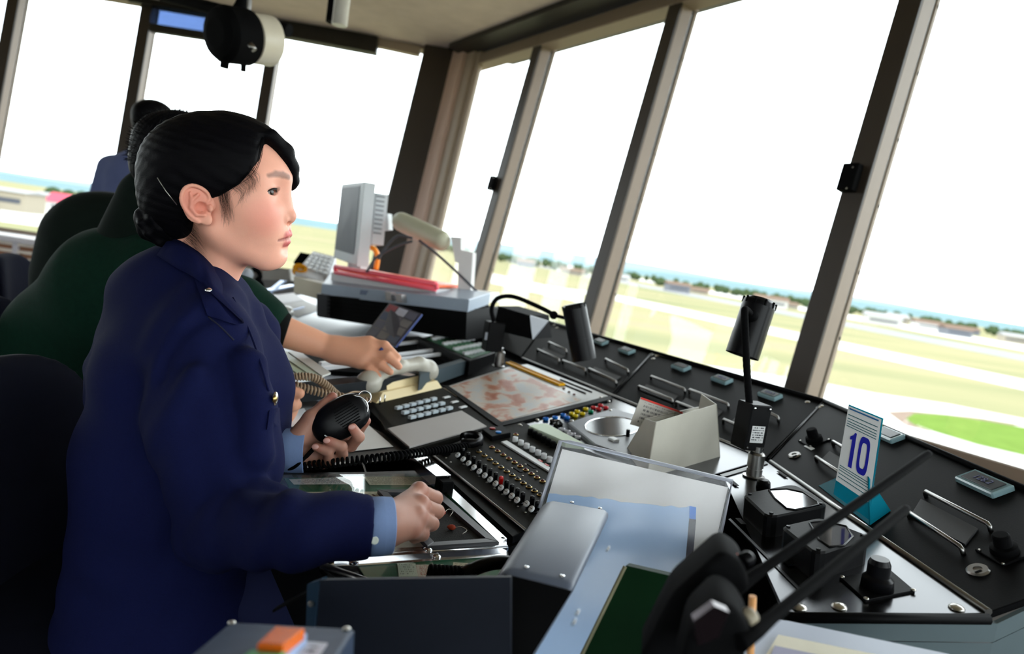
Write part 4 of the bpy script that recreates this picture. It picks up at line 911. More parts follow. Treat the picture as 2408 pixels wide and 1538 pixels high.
# loose strands
sb = MB()
def strand(pts, r=.0005, n=16): sb.tube([h2w(p) for p in spline(pts, n)], [r*(1-.75*i/n) for i in range(n+1)], 4, cap=False)
for k in range(14):     # lock falling in front of the temple
    o = mm(random.uniform(-1.5, 1.5), random.uniform(-2, 0), random.uniform(-2, 2))
    strand([mm(63, -30, 100)+o, mm(66, -48, 82)+o*1.5, mm(64, -57, 64)+o*1.2, mm(56, -64, 48)+o*2, mm(40, -71, 36)+o*3, mm(30, -74, 28)+o*4], .0002)
for k in range(110):     # wisps of the side hair along the temple
    t = random.random(); a = mm(58-26*t, -62-8*t, 60-30*t); strand([a+mm(-16, 6, 12), a+mm(0, -1.0, 0), a+mm(9+random.uniform(-4, 4), -1.5, -10), a+mm(8+random.uniform(-8, 4), 0, -20-8*random.random())], .00013)
for k in range(90):     # sideburn
    a = mm(random.uniform(14, 30), -73, random.uniform(24, 40)); strand([a+mm(-3, 8, 10), a+mm(0, 0, -4), a+mm(1, -1.5, -12), a+mm(random.uniform(-1, 5), .5, -26), a+mm(random.uniform(-2, 7), 2.5, -38-random.uniform(0, 8))], .00014)
for k in range(130):     # nape
    a = mm(random.uniform(-50, -34), random.uniform(-58, -44), random.uniform(-42, -12)); strand([a, a+mm(7, -2, -6), a+mm(14, -1, -12-4*random.random()), a+mm(21, 1, -22-6*random.random())], .00012)
for k in range(140):    # flyaway fuzz over the crown
    a_ = random.uniform(0.95, 2.9); l_ = random.uniform(-.6, .25); q = mm(-19+100*math.cos(a_), 70*l_, 58+78*math.sin(a_)*math.sqrt(1-l_*l_)); n_ = nrm(q-mm(-19, 0, 40)); t_ = np.array([n_[2], 0, -n_[0]])*random.choice((-1, 1))
    strand([q, q+n_*.003+t_*.006, q+n_*random.uniform(.003, .007)+t_*.014], .00022, 6)
sb.build('hair_strand', hair_m, officer, kind='stuff')
a, b = h2w(hx(372, 418, -.078)), h2w(hx(416, 482, -.079)); MB().tube([a+hL*-.002, (a+b)/2-hL*.004, b], .0006, 6).build('hair_pin', screwm, officer)
# ---- uniform jacket
navy = mat('navy wool uniform cloth', (.0040, .0060, .036), .88, var=.22, scale=400, bump=.35, bscale=1500, spec=.10)
def oyv(q): return oy(*q)
T_near = [oyv(q) for q in ((445, 735, .955), (425, 880, .95), (410, 1080, .95), (360, 1540, .95))]
T_far = [oyv(q) for q in ((455, 730, 1.14), (440, 880, 1.15), (430, 1080, 1.15), (385, 1540, 1.15))]
CA = WR+(oz(700, 1243, .785)-WR)*.06; FA = oz(700, 1246, .788)
ARM = [oyv((478, 828, .885)), oyv((492, 1010, .855)), oyv((505, 1215, .815)), FA, CA]
ARM_U = [oyv((478, 828, .885)), oyv((498, 1000, .855)), oyv((528, 1110, .835)), oyv((505, 1238, .82))]; ARM_F = [oyv((508, 1242, .815)), FA, CA]
CUTN = nrm(WR-FA); CUTP = oz(872, 1238, .79)
ARM2 = [oyv((565, 790, 1.19)), oyv((590, 960, 1.19)), EL2, mp(655, 1061, .013)]; CUT2N = nrm(LW-EL2); CUT2P = mp(662, 1061, .013)
def sd_jacket(P):
    P = P.astype(np.float32)
    d = chain(P, T_near, [.072, .100, .118, .135], .05); d = smin(d, chain(P, T_far, [.072, .100, .118, .135], .05), .09)
    d = smin(d, cone(P, h2w(mm(-66, 0, -98)), h2w(mm(-100, 0, -140)), .055, .075), .03)
    d = smin(d, cone(P, NB-hU*.02-hL*.02, ARM[0]+np.array([0, 0, .02]), .055, .062), .045); d = smin(d, cone(P, NB-hU*.02+hL*.02, ARM2[0], .055, .060), .045)
    d = smin(d, cone(P, h2w(mm(-95, 0, -140)), (T_near[1]+T_far[1])/2+np.array([-.03, 0, 0]), .075, .11), .05)
    d = smin(d, chain(P, [oyv((520, 760, 1.06)), oyv((560, 900, 1.06)), oyv((560, 1080, 1.06))], [.06, .075, .085], .04), .05)     # chest
    a2 = chain(P, ARM2, [.066, .06, .050, .041], .02); a2 = smax(a2, (P-np.float32(CUT2P))@np.float32(CUT2N), .003)
    a = chain(P, ARM_U, [.071, .074, .063, .050], .03); a = smin(a, chain(P, ARM_F, [.050, .0400, .0350], .02), .011)
    t = np.clip((P-np.float32(ARM[2]))@np.float32(CUTN), -1, 1)
    # cloth folds around the elbow and along the forearm
    q = P-np.float32(ARM[2]); rip = np.exp(-((t-.03)/.07)**2)*.0035*np.sin(t*95+q[:, 2]*40)+np.exp(-((t-.12)/.06)**2)*.0022*np.sin(t*70-q[:, 2]*60)
    a = a+rip
    for pts, r in (([oyv((606, 1158, .790)), oyv((596, 1190, .778)), oyv((565, 1240, .768)), oyv((525, 1290, .772))], .012), ([oyv((545, 1160, .775)), oyv((505, 1215, .765)), oyv((470, 1280, .772))], .012), ([oyv((612, 1166, .785)), oyv((650, 1166, .79)), oyv((720, 1190, .80))], .012), ([oyv((585, 860, .84)), oyv((600, 960, .82)), oyv((600, 1060, .80))], .022), ([oyv((460, 880, .80)), oyv((420, 980, .79))], .012)):
        a = smin(a, chain(P, pts, [r]*len(pts), .01), .016)
    a = smax(a, (P-np.float32(CUTP))@np.float32(CUTN), .003)
    d = smin(d, a, .010); d = smin(d, a2, .014)
    x, y, z = P.T; d = d+.0022*np.sin(34*x+46*z+2.2*np.sin(19*z+9*y))*np.sin(23*z-17*x+1.3)+.0013*np.sin(70*x-52*z+3*np.sin(30*x))
    # shoulder seam groove
    g = chain(P, SEAM, [.006]*len(SEAM), .002) if SEAM is not None else None
    if g is not None: d = smax(d, -g, .012)
    return d
SEAM = None
def hit(x, y, fn, start=.4):
    """first point of a modelled surface along a sight line"""
    d = nrm(ray(x, y)); t = start; best = (9, t)
    for _ in range(90):
        p = EYE+d*t; s = float(fn(p[None].astype(np.float32))[0]); best = min(best, (abs(s), t)); t += s*.8
        if s < .0003 or t > 2.2: break
    return EYE+d*best[1]
SEAM = [hit(x, y, sd_jacket) for x, y in ((496, 742), (470, 752), (440, 772), (412, 800), (388, 840), (372, 890))]
SEAM_F = [hit(x, y, sd_jacket) for x, y in ((490, 745), (520, 770), (550, 800))]
lo, hi = bounds(T_near+T_far+ARM+ARM2+[NB], .15); lo[2] = max(lo[2], .35)
jv, jf = polygonize(sd_jacket, lo, hi, .0037, 1)
me = np_mesh('jacket', [(jv, jf)]); me.transform(Matrix.Translation(-base(officer))); link('jacket', me, navy, officer)
# collar: a leaf folded over the jacket, standing at the neck; the far half mirrors the near one
def patch_pt(x, y, fn, off): p = hit(x, y, fn); return p-nrm(p-EYE)*off
sd_neck = lambda P: sd_head(((P-HO)@HM).astype(np.float32))
tcur = spline([np.array(p, float) for p in ((399, 557), (430, 569), (473, 597), (512, 638), (542, 672))], 24); bcur = spline([np.array(p, float) for p in ((368, 600), (415, 630), (460, 655), (502, 694), (540, 728), (574, 760))], 24)
rows = []
for t_, b_ in zip(tcur, bcur):
    p0 = patch_pt(*t_, sd_neck, .004); p1 = patch_pt(*b_, sd_jacket, .007); n0 = -nrm((p0+p1)/2-EYE); rows.append([p0+nrm(p1-p0)*.004-n0*.006, p0, p0*.7+p1*.3+n0*.005, p0*.35+p1*.65+n0*.005, p1, p1-n0*.007])
mir = lambda p: h2w((np.asarray(p)-HO)@HM*np.array([1, -1, 1]))
MB().grid([[mir(p) for p in r] for r in rows[:9][::-1]]+rows, True).build('collar', navy, officer)
# lapel, epaulette, buttons, pocket
def patch(name, m, px, off, fn=sd_jacket, nu=8, nv=6, parent=officer, th=.003):
    """cloth patch lying on the garment: px = four corners"""
    a, b, c, d = [np.array(p, float) for p in px]; top = []
    for i in range(nu+1):
        u = i/nu; row = []
        for j in range(nv+1):
            v = j/nv; q = (a*(1-u)+b*u)*(1-v)+(d*(1-u)+c*u)*v; p = hit(q[0], q[1], fn); row.append(p-nrm(p-EYE)*off)
        top.append(row)
    bot = [[p+nrm(p-EYE)*(th+off) for p in row] for row in top]
    mb = MB().grid(top); mb.grid(bot); ed = lambda g: [g[0], g[-1]]
    for g0, g1 in ((top[0], bot[0]), (top[-1], bot[-1]), ([r[0] for r in top], [r[0] for r in bot]), ([r[-1] for r in top], [r[-1] for r in bot])): mb.grid([g0, g1], False)
    return mb.build(name, m, parent)
patch('epaulette', navy, [(456, 652), (492, 682), (556, 764), (488, 742)], .005)
silver = mat('silver', (.8, .8, .78), .2, 1)
p = hit(491, 684, sd_jacket); MB().ball(p-nrm(p-EYE)*.006, (.005, .005, .004)).build('epaulette_button', silver, officer)
pk = patch('pocket_flap', navy, [(634, 966), (658, 958), (660, 1000), (628, 1010)], .003, nu=4, nv=4)
p = hit(646, 938, sd_jacket); bd = MB().ball(p-nrm(p-EYE)*.004, (.004, .006, .009)).build('wing_badge', silver, officer); MB().ball(p-nrm(p-EYE)*.008, (.003, .004, .005)).build('emblem', brass, bd)
seam_m = mat('dark seam thread', (.004, .005, .02), .9)
for S_ in (SEAM_F,): MB().tube(spline(S_, 20), .0012, 6).build('shoulder_seam', seam_m, officer)
pl = [hit(x, y, sd_jacket) for x, y in ((548, 700), (585, 775), (612, 850), (632, 920))]; MB().tube(spline(pl, 20), .0014, 6).build('lapel_edge', navy, officer)
# shirt cuffs
shirt = mat('pale blue shirt cotton', s2l(118, 140, 182), .75, var=.05, scale=300, bump=.1, bscale=1500, spec=.2)
def cuff(c, ax, r0, r1, L, name='shirt_cuff'):
    P = [(r0, -.02), (r0, L*.5), (r1, L-.001), (r1-.001, L), (r1-.003, L-.001), (r0-.004, -.02)]
    return MB().lathe(P, c, ax, 36).build(name, shirt, officer)
cuff(CUTP, CUTN, .0330, .0320, .024); cuff(CUT2P, CUT2N, .0355, .0345, .040)
p = hit(881, 1271, lambda q: cone(q, CUTP-CUTN*.03, CUTP+CUTN*.03, .0330, .0320)); MB().lathe([(.0045, 0), (.0045, .001), (.0035, .0016), (0, .0012)], p-nrm(p-EYE)*.0008, -nrm(p-EYE), 16).build('cuff_button', mat('pearl button', s2l(214, 222, 214), .25), officer)
# skirt / trousers and seat below the desk
def sd_legs(P):
    P = P.astype(np.float32); hp = oy(330, 1500, .98); hp[2] = .56; 
    d = None
    for s in (0, 1):
        h_ = hp+np.array([0, .18*s, 0]); k_ = h_+np.array([.30, .05, .0]); f_ = k_+np.array([.02, 0, -.48]); e = chain(P, [h_, k_, f_], [.09, .07, .05], .03); e = smin(e, cone(P, f_, f_+np.array([.14, 0, -.01]), .045, .035), .03); d = e if d is None else smin(d, e, .03)
    return d
hp = oy(330, 1500, .98); hp[2] = .56; lo, hi = bounds([hp, hp+np.array([.62, .25, -.5])], .12); lo[2] = .012
gv, gf = polygonize(sd_legs, lo, hi, .009, 1); me = np_mesh('trousers', [(gv, gf)]); me.transform(Matrix.Translation(-base(officer))); link('trousers', me, mat('dark navy trousers', (.006, .008, .03), .9, spec=.15), officer)
# ================================================================ things held or standing on the console
# ---- hand microphone with coiled cord
mrot = np.array([mR, mU, mV]).T
mic = thing('hand_microphone', 'black hand microphone with slotted front and coiled cord, held in the left hand', 'microphone', MC-np.array([0, 0, .05]))
def sd_mic(P):
    P = P.astype(np.float32); q = (P-np.float32(MC))@np.float32(mrot); a = math.radians(32); c, s_ = math.cos(a), math.sin(a)
    x = q[:, 0]*c+q[:, 1]*s_; y = -q[:, 0]*s_+q[:, 1]*c; z = q[:, 2]
    wd = .032-.10*np.clip(-x-.004, 0, .05)
    b = np.stack([x, y, z], 1); k = np.abs(b/np.stack([np.full_like(x, .047), wd, np.full_like(x, .019)], 1)); r = (k**2.8).sum(1)**(1/2.8); d = (r-1)*.019
    return d
def mloc(x, y, z):
    a = math.radians(32); c, s_ = math.cos(a), math.sin(a); return MC+mrot@np.array([x*c-y*s_, x*s_+y*c, z])
ma = math.radians(32); mx_ = mR*math.cos(ma)+mU*math.sin(ma); my_ = -mR*math.sin(ma)+mU*math.cos(ma); mrot2 = np.array([mx_, my_, mV]).T
v_, f_ = polygonize(sd_mic, MC-.07, MC+.07, .002, 1); me = np_mesh('body', [(v_, f_)]); me.transform(Matrix.Translation(-base(mic))); link('body', me, black_g, mic)
for i in range(9): MB().box(mloc(.012, -.017+i*.0042, -.0185), (.040-abs(i-4)*.003, .0012, .004), mrot2).build('grille_rib', black_m, mic)
rg = [mloc(.008+.040*math.cos(t), .026*math.sin(t)+.002, -.010) for t in np.linspace(-1.2, 1.4, 20)]; MB().tube(rg, .0011, 6).build('trim_ring', chrome, mic)
rg = [mloc(.050+.010*math.cos(t), .010+.010*math.sin(t), .004) for t in np.linspace(-2.4, 2.4, 18)]; MB().tube(rg, .0012, 6).build('hanger_ring', chrome, mic)
MB().box(mloc(-.026, -.010, -.0155), (.013, .007, .001), mrot2@np.array([[.9, -.43, 0], [.43, .9, 0], [0, 0, 1.]])).build('label', white_p, mic)
cs = [mp(748, 1046, -.008), mp(735, 1062, -.014), mp(718, 1080, -.018), mp(700, 1096, -.016), mp(686, 1100, -.008), mp(684, 1090, .0), mp(694, 1086, .004), mp(702, 1097, .006)]
MB().tube(spline(cs, 50), [.0034]*12+[.0028]*39, 8).build('strain_relief', black_m, mic)
def coil(a, b, turns, R, r, sag=0, seg=7, per=14, mid=None):
    path = spline([a, mid, b] if mid is not None else [a, (a+b)/2-np.array([0, 0, sag]), b], 60); path = np.array(path); L = np.concatenate([[0], np.cumsum(np.linalg.norm(np.diff(path, axis=0), axis=1))]); n = turns*per; pts = []
    for i in range(n+1):
        s_ = L[-1]*i/n; c = np.array([np.interp(s_, L, path[:, k]) for k in range(3)]); c2 = np.array([np.interp(min(s_+.002, L[-1]), L, path[:, k]) for k in range(3)]); c1 = np.array([np.interp(max(s_-.002, 0), L, path[:, k]) for k in range(3)])
        t = nrm(c2-c1); u = nrm(np.cross(t, np.array([0.2, .1, 1.]))); w_ = np.cross(t, u); a_ = 2*math.pi*i/per; pts.append(c+R*(u*math.cos(a_)+w_*math.sin(a_)))
    return MB().tube(pts, r, seg)
c_a = mp(704, 1098, .008); c_b = G.at(1098, 1050, .016)
coil(c_a, c_b, 44, .0058, .0023, 0, mid=oz(900, 1076, .775)).build('coiled_cord', black_m, mic)
# ---- second black handset with coil lying on the near leaf
hs = thing('black_handset', 'black handset with coiled cord lying on the near green mat', 'handset', oz(1140, 1340, ZD))
def tube_on(pts, r, seg=10): return MB().tube(spline(pts, 30), r, seg)
tube_on([oz(1092, 1352, ZD+.012), oz(1130, 1332, ZD+.022), oz(1180, 1322, ZD+.024), oz(1230, 1330, ZD+.016)], [.009]*6+[.008]*19+[.011]*6, 14).build('grip', black_g, hs)
coil(oz(1006, 1347, ZD+.008), oz(1090, 1352, ZD+.008), 9, .0075, .0028).build('coiled_cord', black_m, hs)
# ---- desk lamps on goosenecks
def lamp(lab, conn_px, box_c, box_sz, goose, joint, top, bot, R, pl, near):
    """top / bot: ends of the shade, goose: sight points with depth"""
    foot = pl.at(*conn_px); p = thing('gooseneck_lamp', lab, 'lamp', foot); up = nrm(box_c-foot)
    MB().lathe([(.019, 0), (.019, .003), (.0135, .004), (.0135, .016), (.0125, .016), (.0125, .019), (.0142, .019), (.0142, .042), (.012, .045), (.008, .046), (.008, .056), (.0, .056)], foot, up, 24).build('connector', steel, p)
    return p, up
def lamp_parts(p, box_c, rot, sz, goose, top, bot, R, label_side):
    MB().box(box_c, sz, rot, .002).build('switch_box', black_p, p)
    pts = spline(goose, 60); g = MB().tube(pts, [.0062+.0004*(i % 2) for i in range(61)], 12); g.build('gooseneck', black_m, p)
    ax = nrm(bot-top); L = np.linalg.norm(bot-top); sh_ = MB().lathe([(R*.80, -.002), (R*.96, .004), (R, .012), (R, L*.62), (R*1.012, L*.62), (R*1.012, L), (R*.93, L), (R*.9, .02), (0, .02)], top, ax, 36).build('shade', black_g, p)
    for k in range(10):
        t = 2*math.pi*k/10; e1 = nrm(np.cross(ax, np.array([0, 0, 1.]))); e2 = np.cross(ax, e1); MB().box(top+ax*.006+(e1*math.cos(t)+e2*math.sin(t))*R*.97, (.004, .004, .012), np.array([e1, e2, ax]).T, .001).build('vent_rib', black_m, sh_)
    j = goose[-1]; MB().ball(j, .012, seg=14, rings=9).build('swivel_joint', black_m, p)
    MB().lathe([(.005, 0), (.005, np.linalg.norm(top+ax*L*.3-j))], j, top+ax*L*.3-j, 10).build('pivot', black_m, p)
    return sh_
# near lamp, on the steel plate
ft = GR.at(1772, 1122); bc = ft+np.array([-.004, .0, .095]); yb = math.radians(14)
br_ = np.array([[math.cos(yb), -math.sin(yb), 0], [math.sin(yb), math.cos(yb), 0], [0, 0, 1]]); Yl = ft[1]
lp, _ = lamp('black gooseneck lamp with a spec label on its box, standing beside the beige card holder', (1772, 1122), bc, None, None, None, None, None, None, GR, True)
bc = oy(1766, 1000, Yl+.012); bsz = (.044, .040, .082); lxr = nrm(np.array([.93, .36, 0])); lyr = np.array([-lxr[1], lxr[0], 0]); br_ = np.array([lxr, lyr, dzv]).T
gs = [oy(1762, 948, Yl+.01), oy(1757, 880, Yl+.012), oy(1753, 800, Yl+.016), oy(1751, 742, Yl+.024), oy(1753, 728, Yl+.034), oy(1768, 742, Yl+.055)]
lamp_parts(lp, bc, br_, bsz, gs, oy(1788, 706, Yl+.09), oy(1745, 836, Yl+.075), .030, 0)
fx_ = bc-lyr*.0205; lb = sheet('spec_label', print_mat('spec label', s2l(205, 205, 205), s2l(40, 40, 45), 7, 22, .46, 0, margin=.06), [fx_+lxr*-.014+dzv*-.026, fx_+lxr*.014+dzv*-.026, fx_+lxr*.014+dzv*.004, fx_+lxr*-.014+dzv*.004], -lyr, .0008, lp)
for sx in (-1, 1):
    for sz_ in (-1, 1): MB().lathe([(.0028, 0), (.0022, .0014), (0, .0018)], fx_+lxr*sx*.0165+dzv*sz_*.035, -lyr, 10).build('screw', chrome, lp)
# far lamp, at the left corner of the chart
ft2 = G.at(1172, 862); Y2 = ft2[1]
lp2, _ = lamp('black gooseneck lamp with its cylinder shade hanging over the chart, farther of the two', (1172, 862), ft2+np.array([0, 0, .09]), None, None, None, None, None, None, G, False)
bc2 = oy(1160, 791, Y2+.005)
gs2 = [oy(1161, 756, Y2), oy(1156, 728, Y2), oy(1165, 706, Y2), oy(1185, 697, Y2), oy(1212, 699, Y2-.01), oy(1250, 714, Y2-.04), oy(1286, 731, Y2-.08), oy(1302, 741, Y2-.10)]
lamp_parts(lp2, bc2, br_, (.050, .046, .086), gs2, oy(1349, 716, Y2-.13), oy(1374, 846, Y2-.14), .0325, 0)
MB().box(oy(1148, 791, Y2-.022), (.02, .001, .022), br_).build('spec_label', greyp, lp2)
# ---- beige card holder with emergency card
hb = [G.at(1612, 1099), G.at(1692, 1075)]; 
ch_ = thing('card_holder', 'worn beige metal card holder open at the top, beside the gooseneck lamp', 'card holder', G.at(1600, 1085))
fb = hb[0]; fr_ = hb[1]; fd = nrm(fr_-fb); fl_ = fb-fd*.062; up = dzv; nb_ = nrm(np.cross(fd, up)); nb_ = nb_ if nb_@(fb-EYE) > 0 else -nb_
def vtop(base_pt, px, py):      # point above base_pt seen at px,py
    n = nb_; return opl(px, py, base_pt, n)
tl, tr = vtop(fb, 1543, 993), vtop(fb, 1684, 951); bl = np.array([tl[0], tl[1], 0])+np.array([0, 0, 1])*(fb[2]+(np.array([tl[0], tl[1]])-fb[:2])@fd[:2]*(fd[2]/np.linalg.norm(fd[:2])))
MB().slab([bl, fr_, tr, tl], -nb_, .0016, .0).build('front_face', beige, ch_)
ld = oz(1471, 1062, G.at(1471, 1062)[2]); lt = opl(1517, 985, (tl+ld)/2, nrm(np.cross(ld-bl, dzv)))
nl = nrm(np.cross(ld-bl, dzv)); nl = nl if nl@(EYE-bl) > 0 else -nl
MB().slab([ld, bl, tl, lt], nl, .0016).build('side_face', beige, ch_)
off = (ld-bl); MB().slab([fr_, fr_+off*1.0, tr+off*.55, tr], nl, .0016).build('side_face', beige, ch_)
MB().slab([bl+off, fr_+off, fr_+off+dzv*.06, lt], -nb_, .0016).build('back_face', beige, ch_)
cdm = print_mat('emergency card', s2l(176, 172, 164), s2l(84, 82, 84), 7, 70, .5, 0, margin=.12)
k0 = off*.5; c1, c2 = oy(1507, 934, (bl+off*.6)[1]+.01), oy(1605, 969, (fr_+off*.35)[1]); dd = -dzv*.055+nb_*.006
card = sheet('emergency_card', cdm, [c1+dd-nrm(c2-c1)*.01, c2+dd, c2, c1], -nb_, .001); tag(card, 'grey printed card with red border standing in the beige holder', 'card')
e = nrm(c2-c1); cw = np.linalg.norm(c2-c1); rb_ = mat('red border ink', s2l(200, 50, 40), .6)
cup = nrm(-dd); cr_ = np.array([e, cup, np.cross(e, cup)]).T; MB().box((c1+c2)/2-cup*.0015-nb_*.0012, (cw, .0032, .0006), cr_).build('red_border', rb_, card)
MB().box(c2+dd/2-e*.0015-nb_*.0012, (.003, .05, .0006), cr_).build('red_border', rb_, card)
# ---- number sign "10"
sg = SR.at(2045, 1236, .002); sgn = thing('number_sign', 'clear blue edged acrylic table sign with the blue number 10', 'sign', sg)
acr = mat('teal acrylic edge', s2l(20, 140, 165), .12, var=.05, spec=.7, trans=.3)
q_bl = SR.at(1962, 1170, .004); Ys = sg[1]
bl_, br2 = oy(1960, 1162, Ys+.03), oy(2043, 1222, Ys); tr2, tl2 = oy(2077, 984, Ys+.0), oy(1996, 951, Ys+.03)
n_ = nrm(np.cross(br2-bl_, tl2-bl_)); n_ = n_ if n_@(EYE-bl_) > 0 else -n_
MB().slab([bl_, br2, tr2, tl2], n_, .003).build('panel', acr, sgn)
ins = lambda u, v: (bl_*(1-u)+br2*u)*(1-v)+(tl2*(1-u)+tr2*u)*v
face = mat('white sign card', s2l(214, 214, 214), .35, var=.03)
MB().slab([ins(.0, .16)+n_*.0008, ins(.955, .16)+n_*.0008, ins(.955, .985)+n_*.0008, ins(.0, .985)+n_*.0008], n_, .0006).build('white_card', face, sgn)
teal = mat('teal stripe ink', s2l(40, 96, 104), .4)
def bar(v0, v1, m, nm='stripe', u0=.04, u1=.89): MB().slab([ins(u0, v0)+n_*.0014, ins(u1, v0)+n_*.0014, ins(u1, v1)+n_*.0014, ins(u0, v1)+n_*.0014], n_, .0004).build(nm, m, sgn)
for v in (.895, .855, .825, .80, .775): bar(v, v+.008, teal)
for v in (.335, .312, .285, .25, .21): bar(v, v+.008, teal)
bar(.955, .97, mat('blue top ink', s2l(20, 90, 140), .4)); 
ex_s = nrm(ins(.9, .5)-ins(.05, .5)); ey_s = nrm(ins(.5, .9)-ins(.5, .1)); H_ = np.linalg.norm(ins(.5, .76)-ins(.5, .36)); blue_i = mat('deep blue numeral', s2l(14, 18, 150), .35, var=.05)
W_ = np.linalg.norm(ins(.9, .5)-ins(.03, .5))
def shape(pts, nm='numeral'): MB().slab([ins(u, v)+n_*.0019 for u, v in pts], n_, .0005).build(nm, blue_i, sgn)
shape([(.26, .375), (.36, .375), (.36, .745), (.31, .745), (.28, .715), (.20, .69), (.20, .655), (.26, .665)])
def ringshape(cu, cv, ru, rv, tu, tv, n=28):
    o, i_ = [], []
    for k in range(n):
        t = 2*math.pi*k/n; c, s_ = math.cos(t), math.sin(t); e_ = .55; f = lambda x: math.copysign(abs(x)**e_, x)
        o.append((cu+ru*f(c), cv+rv*f(s_))); i_.append((cu+(ru-tu)*f(c), cv+(rv-tv)*f(s_)))
    m_ = MB(); 
    for k in range(n):
        j = (k+1) % n; m_.slab([ins(*o[k])+n_*.0019, ins(*o[j])+n_*.0019, ins(*i_[j])+n_*.0019, ins(*i_[k])+n_*.0019], n_, .0005)
    m_.build('numeral', blue_i, sgn)
ringshape(.62, .56, .155, .19, .075, .06)
# A-frame foot
ftb = [SR.at(1925, 1142, .003), SR.at(2043, 1234, .003), SR.at(2092, 1200, .003), SR.at(1985, 1115, .003)]
MB().slab(ftb, SR.ez, .0025).build('foot', acr, sgn); MB().slab([oy(2040, 1120, Ys+.003), br2, ftb[1], ftb[2]], nrm(np.cross(br2-ftb[1], ftb[2]-ftb[1])), .002).build('gusset', acr, sgn)
# ---- two round-cornered meters and knobs on the steel plate
def meter(px4, glass, hgt, lab):
    top = [GR.at(x, y, hgt) for x, y in px4]; p = thing('panel_meter', lab, 'meter', sum(GR.at(x, y, 0) for x, y in px4)/4)
    c = sum(top)/4; rnd = []
    for i in range(4):
        a, b, d_ = top[i-1], top[i], top[(i+1) % 4]
        for t in (0, .33, .67, 1): u = b+(a-b)*.14*(1-t); v = b+(d_-b)*.14*t; rnd.append((u*(1-t)+v*t)*.75+(b+(a-b)*.14*(1-t)+(d_-b)*.14*t)*.25)
    MB().slab(rnd, GR.ez, hgt-.001, .0025).build('case', black_p, p)
    g = [GR.at(x, y, hgt+.0006) for x, y in glass]; gc = sum(g)/len(g)
    MB().slab(g, GR.ez, .001).build('glass', mat('silvered meter glass', (.2, .2, .21), .08, .85, var=.03), p)
    MB().tube([q for q in g]+[g[0]], .0014, 6).build('bezel', black_g, p)
    for (i, f) in ((0, .16), (3, .16), (3, .55), (2, .2)):
        q = top[i]+(c-top[i])*.2; MB().lathe([(.003, 0), (.0025, .0012), (0, .0014)], q+GR.ez*.0006, GR.ez, 10).build('screw', black_g, p)
    return p
meter([(1744, 1160), (1868, 1137), (1952, 1188), (1806, 1217)], [(1808, 1152), (1850, 1150), (1888, 1158), (1922, 1180), (1926, 1187), (1870, 1199), (1850, 1196), (1822, 1172)], .032, 'black panel meter with a bright square window, the one nearer the lamp')
meter([(1834, 1236), (1930, 1215), (2052, 1262), (1922, 1304)], [(1904, 1230), (1940, 1226), (1990, 1238), (2006, 1262), (1985, 1283), (1950, 1286), (1925, 1268)], .036, 'black panel meter with a bright window, nearer of the two, below the number sign')
kp = plate('knob_plate', panel_m, GR, [(1975, 1357), (2090, 1336), (2152, 1388), (2036, 1411)], h=.004, th=.003)
MB().lathe([(.018, 0), (.017, .012), (.013, .016), (.0125, .03), (.010, .036), (0, .036)], GR.at(2062, 1382, .004), GR.ez, 24).build('knob', black_g, kp); screws(kp, GR, [(1980, 1357), (2148, 1388), (2037, 1408), (2088, 1339)], .003, .004)
MB().lathe([(.012, 0), (.011, .008), (.008, .012), (0, .013)], GR.at(1795, 1144, .002), GR.ez, 18).build('knob', black_g, console)
AG = ((1800, 1090), (1870, 1140))
for q in ((1840, 1115), (1725, 1135)): labelplate(GR, q, AG, .03, .007, panel_m)
for q, a in (((1742, 1226), ((1735, 1215), (1760, 1240))), ((1850, 1320), ((1840, 1310), (1870, 1335)))): labelplate(GR, q, a, .022, .008, panel_m)
plate('seam_strip', black_g, GR, [(1712, 1220), (1717, 1218), (1900, 1400), (1893, 1402)], h=.0025, th=.002)
# ================================================================ telephone and strip bay, left part of the console
tele_g = mat('grey telephone plastic', s2l(176, 172, 160), .32, var=.05); cream = mat('cream plastic', s2l(226, 206, 158), .38, var=.05)
a_, b_ = G.at(884, 952), G.at(1040, 915); ph = thing('desk_telephone', 'grey telephone handset resting on a cream cradle above the key panel', 'telephone', (a_+b_)/2)
ex = nrm(b_-a_); ez = G.ez; ey = np.cross(ez, ex); L_ = np.linalg.norm(b_-a_); PR = np.array([ex, ey, ez]).T; c = (a_+b_)/2
if (EYE-c)@ey > 0: ey = -ey
pt = lambda u, v, h: a_+ex*(u*L_)+ey*v+ez*h
MB().add([pt(0, 0, .002), pt(1, 0, .002), pt(.98, .075, .002), pt(.06, .075, .002), pt(.14, .012, .020), pt(.97, .012, .020), pt(.92, .065, .026), pt(.14, .065, .026)], [(0, 1, 5, 4), (1, 2, 6, 5), (2, 3, 7, 6), (3, 0, 4, 7), (4, 5, 6, 7), (3, 2, 1, 0)]).build('cradle', cream, ph)
MB().add([pt(.24, .02, .018), pt(.76, .02, .018), pt(.74, .062, .022), pt(.24, .062, .022), pt(.24, .024, .036), pt(.74, .024, .036), pt(.72, .058, .040), pt(.26, .058, .040)], [(0, 1, 5, 4), (1, 2, 6, 5), (2, 3, 7, 6), (3, 0, 4, 7), (4, 5, 6, 7), (3, 2, 1, 0)]).build('cradle_block', cream, ph)
MB().slab([pt(.28, .030, .0405), pt(.70, .030, .0405), pt(.68, .054, .0425), pt(.30, .054, .0425)], ez, .0006).build('dial_card', print_mat('dial card', s2l(220, 205, 195), s2l(170, 120, 110), 5, 16, .5), ph)
hsd = MB(); 
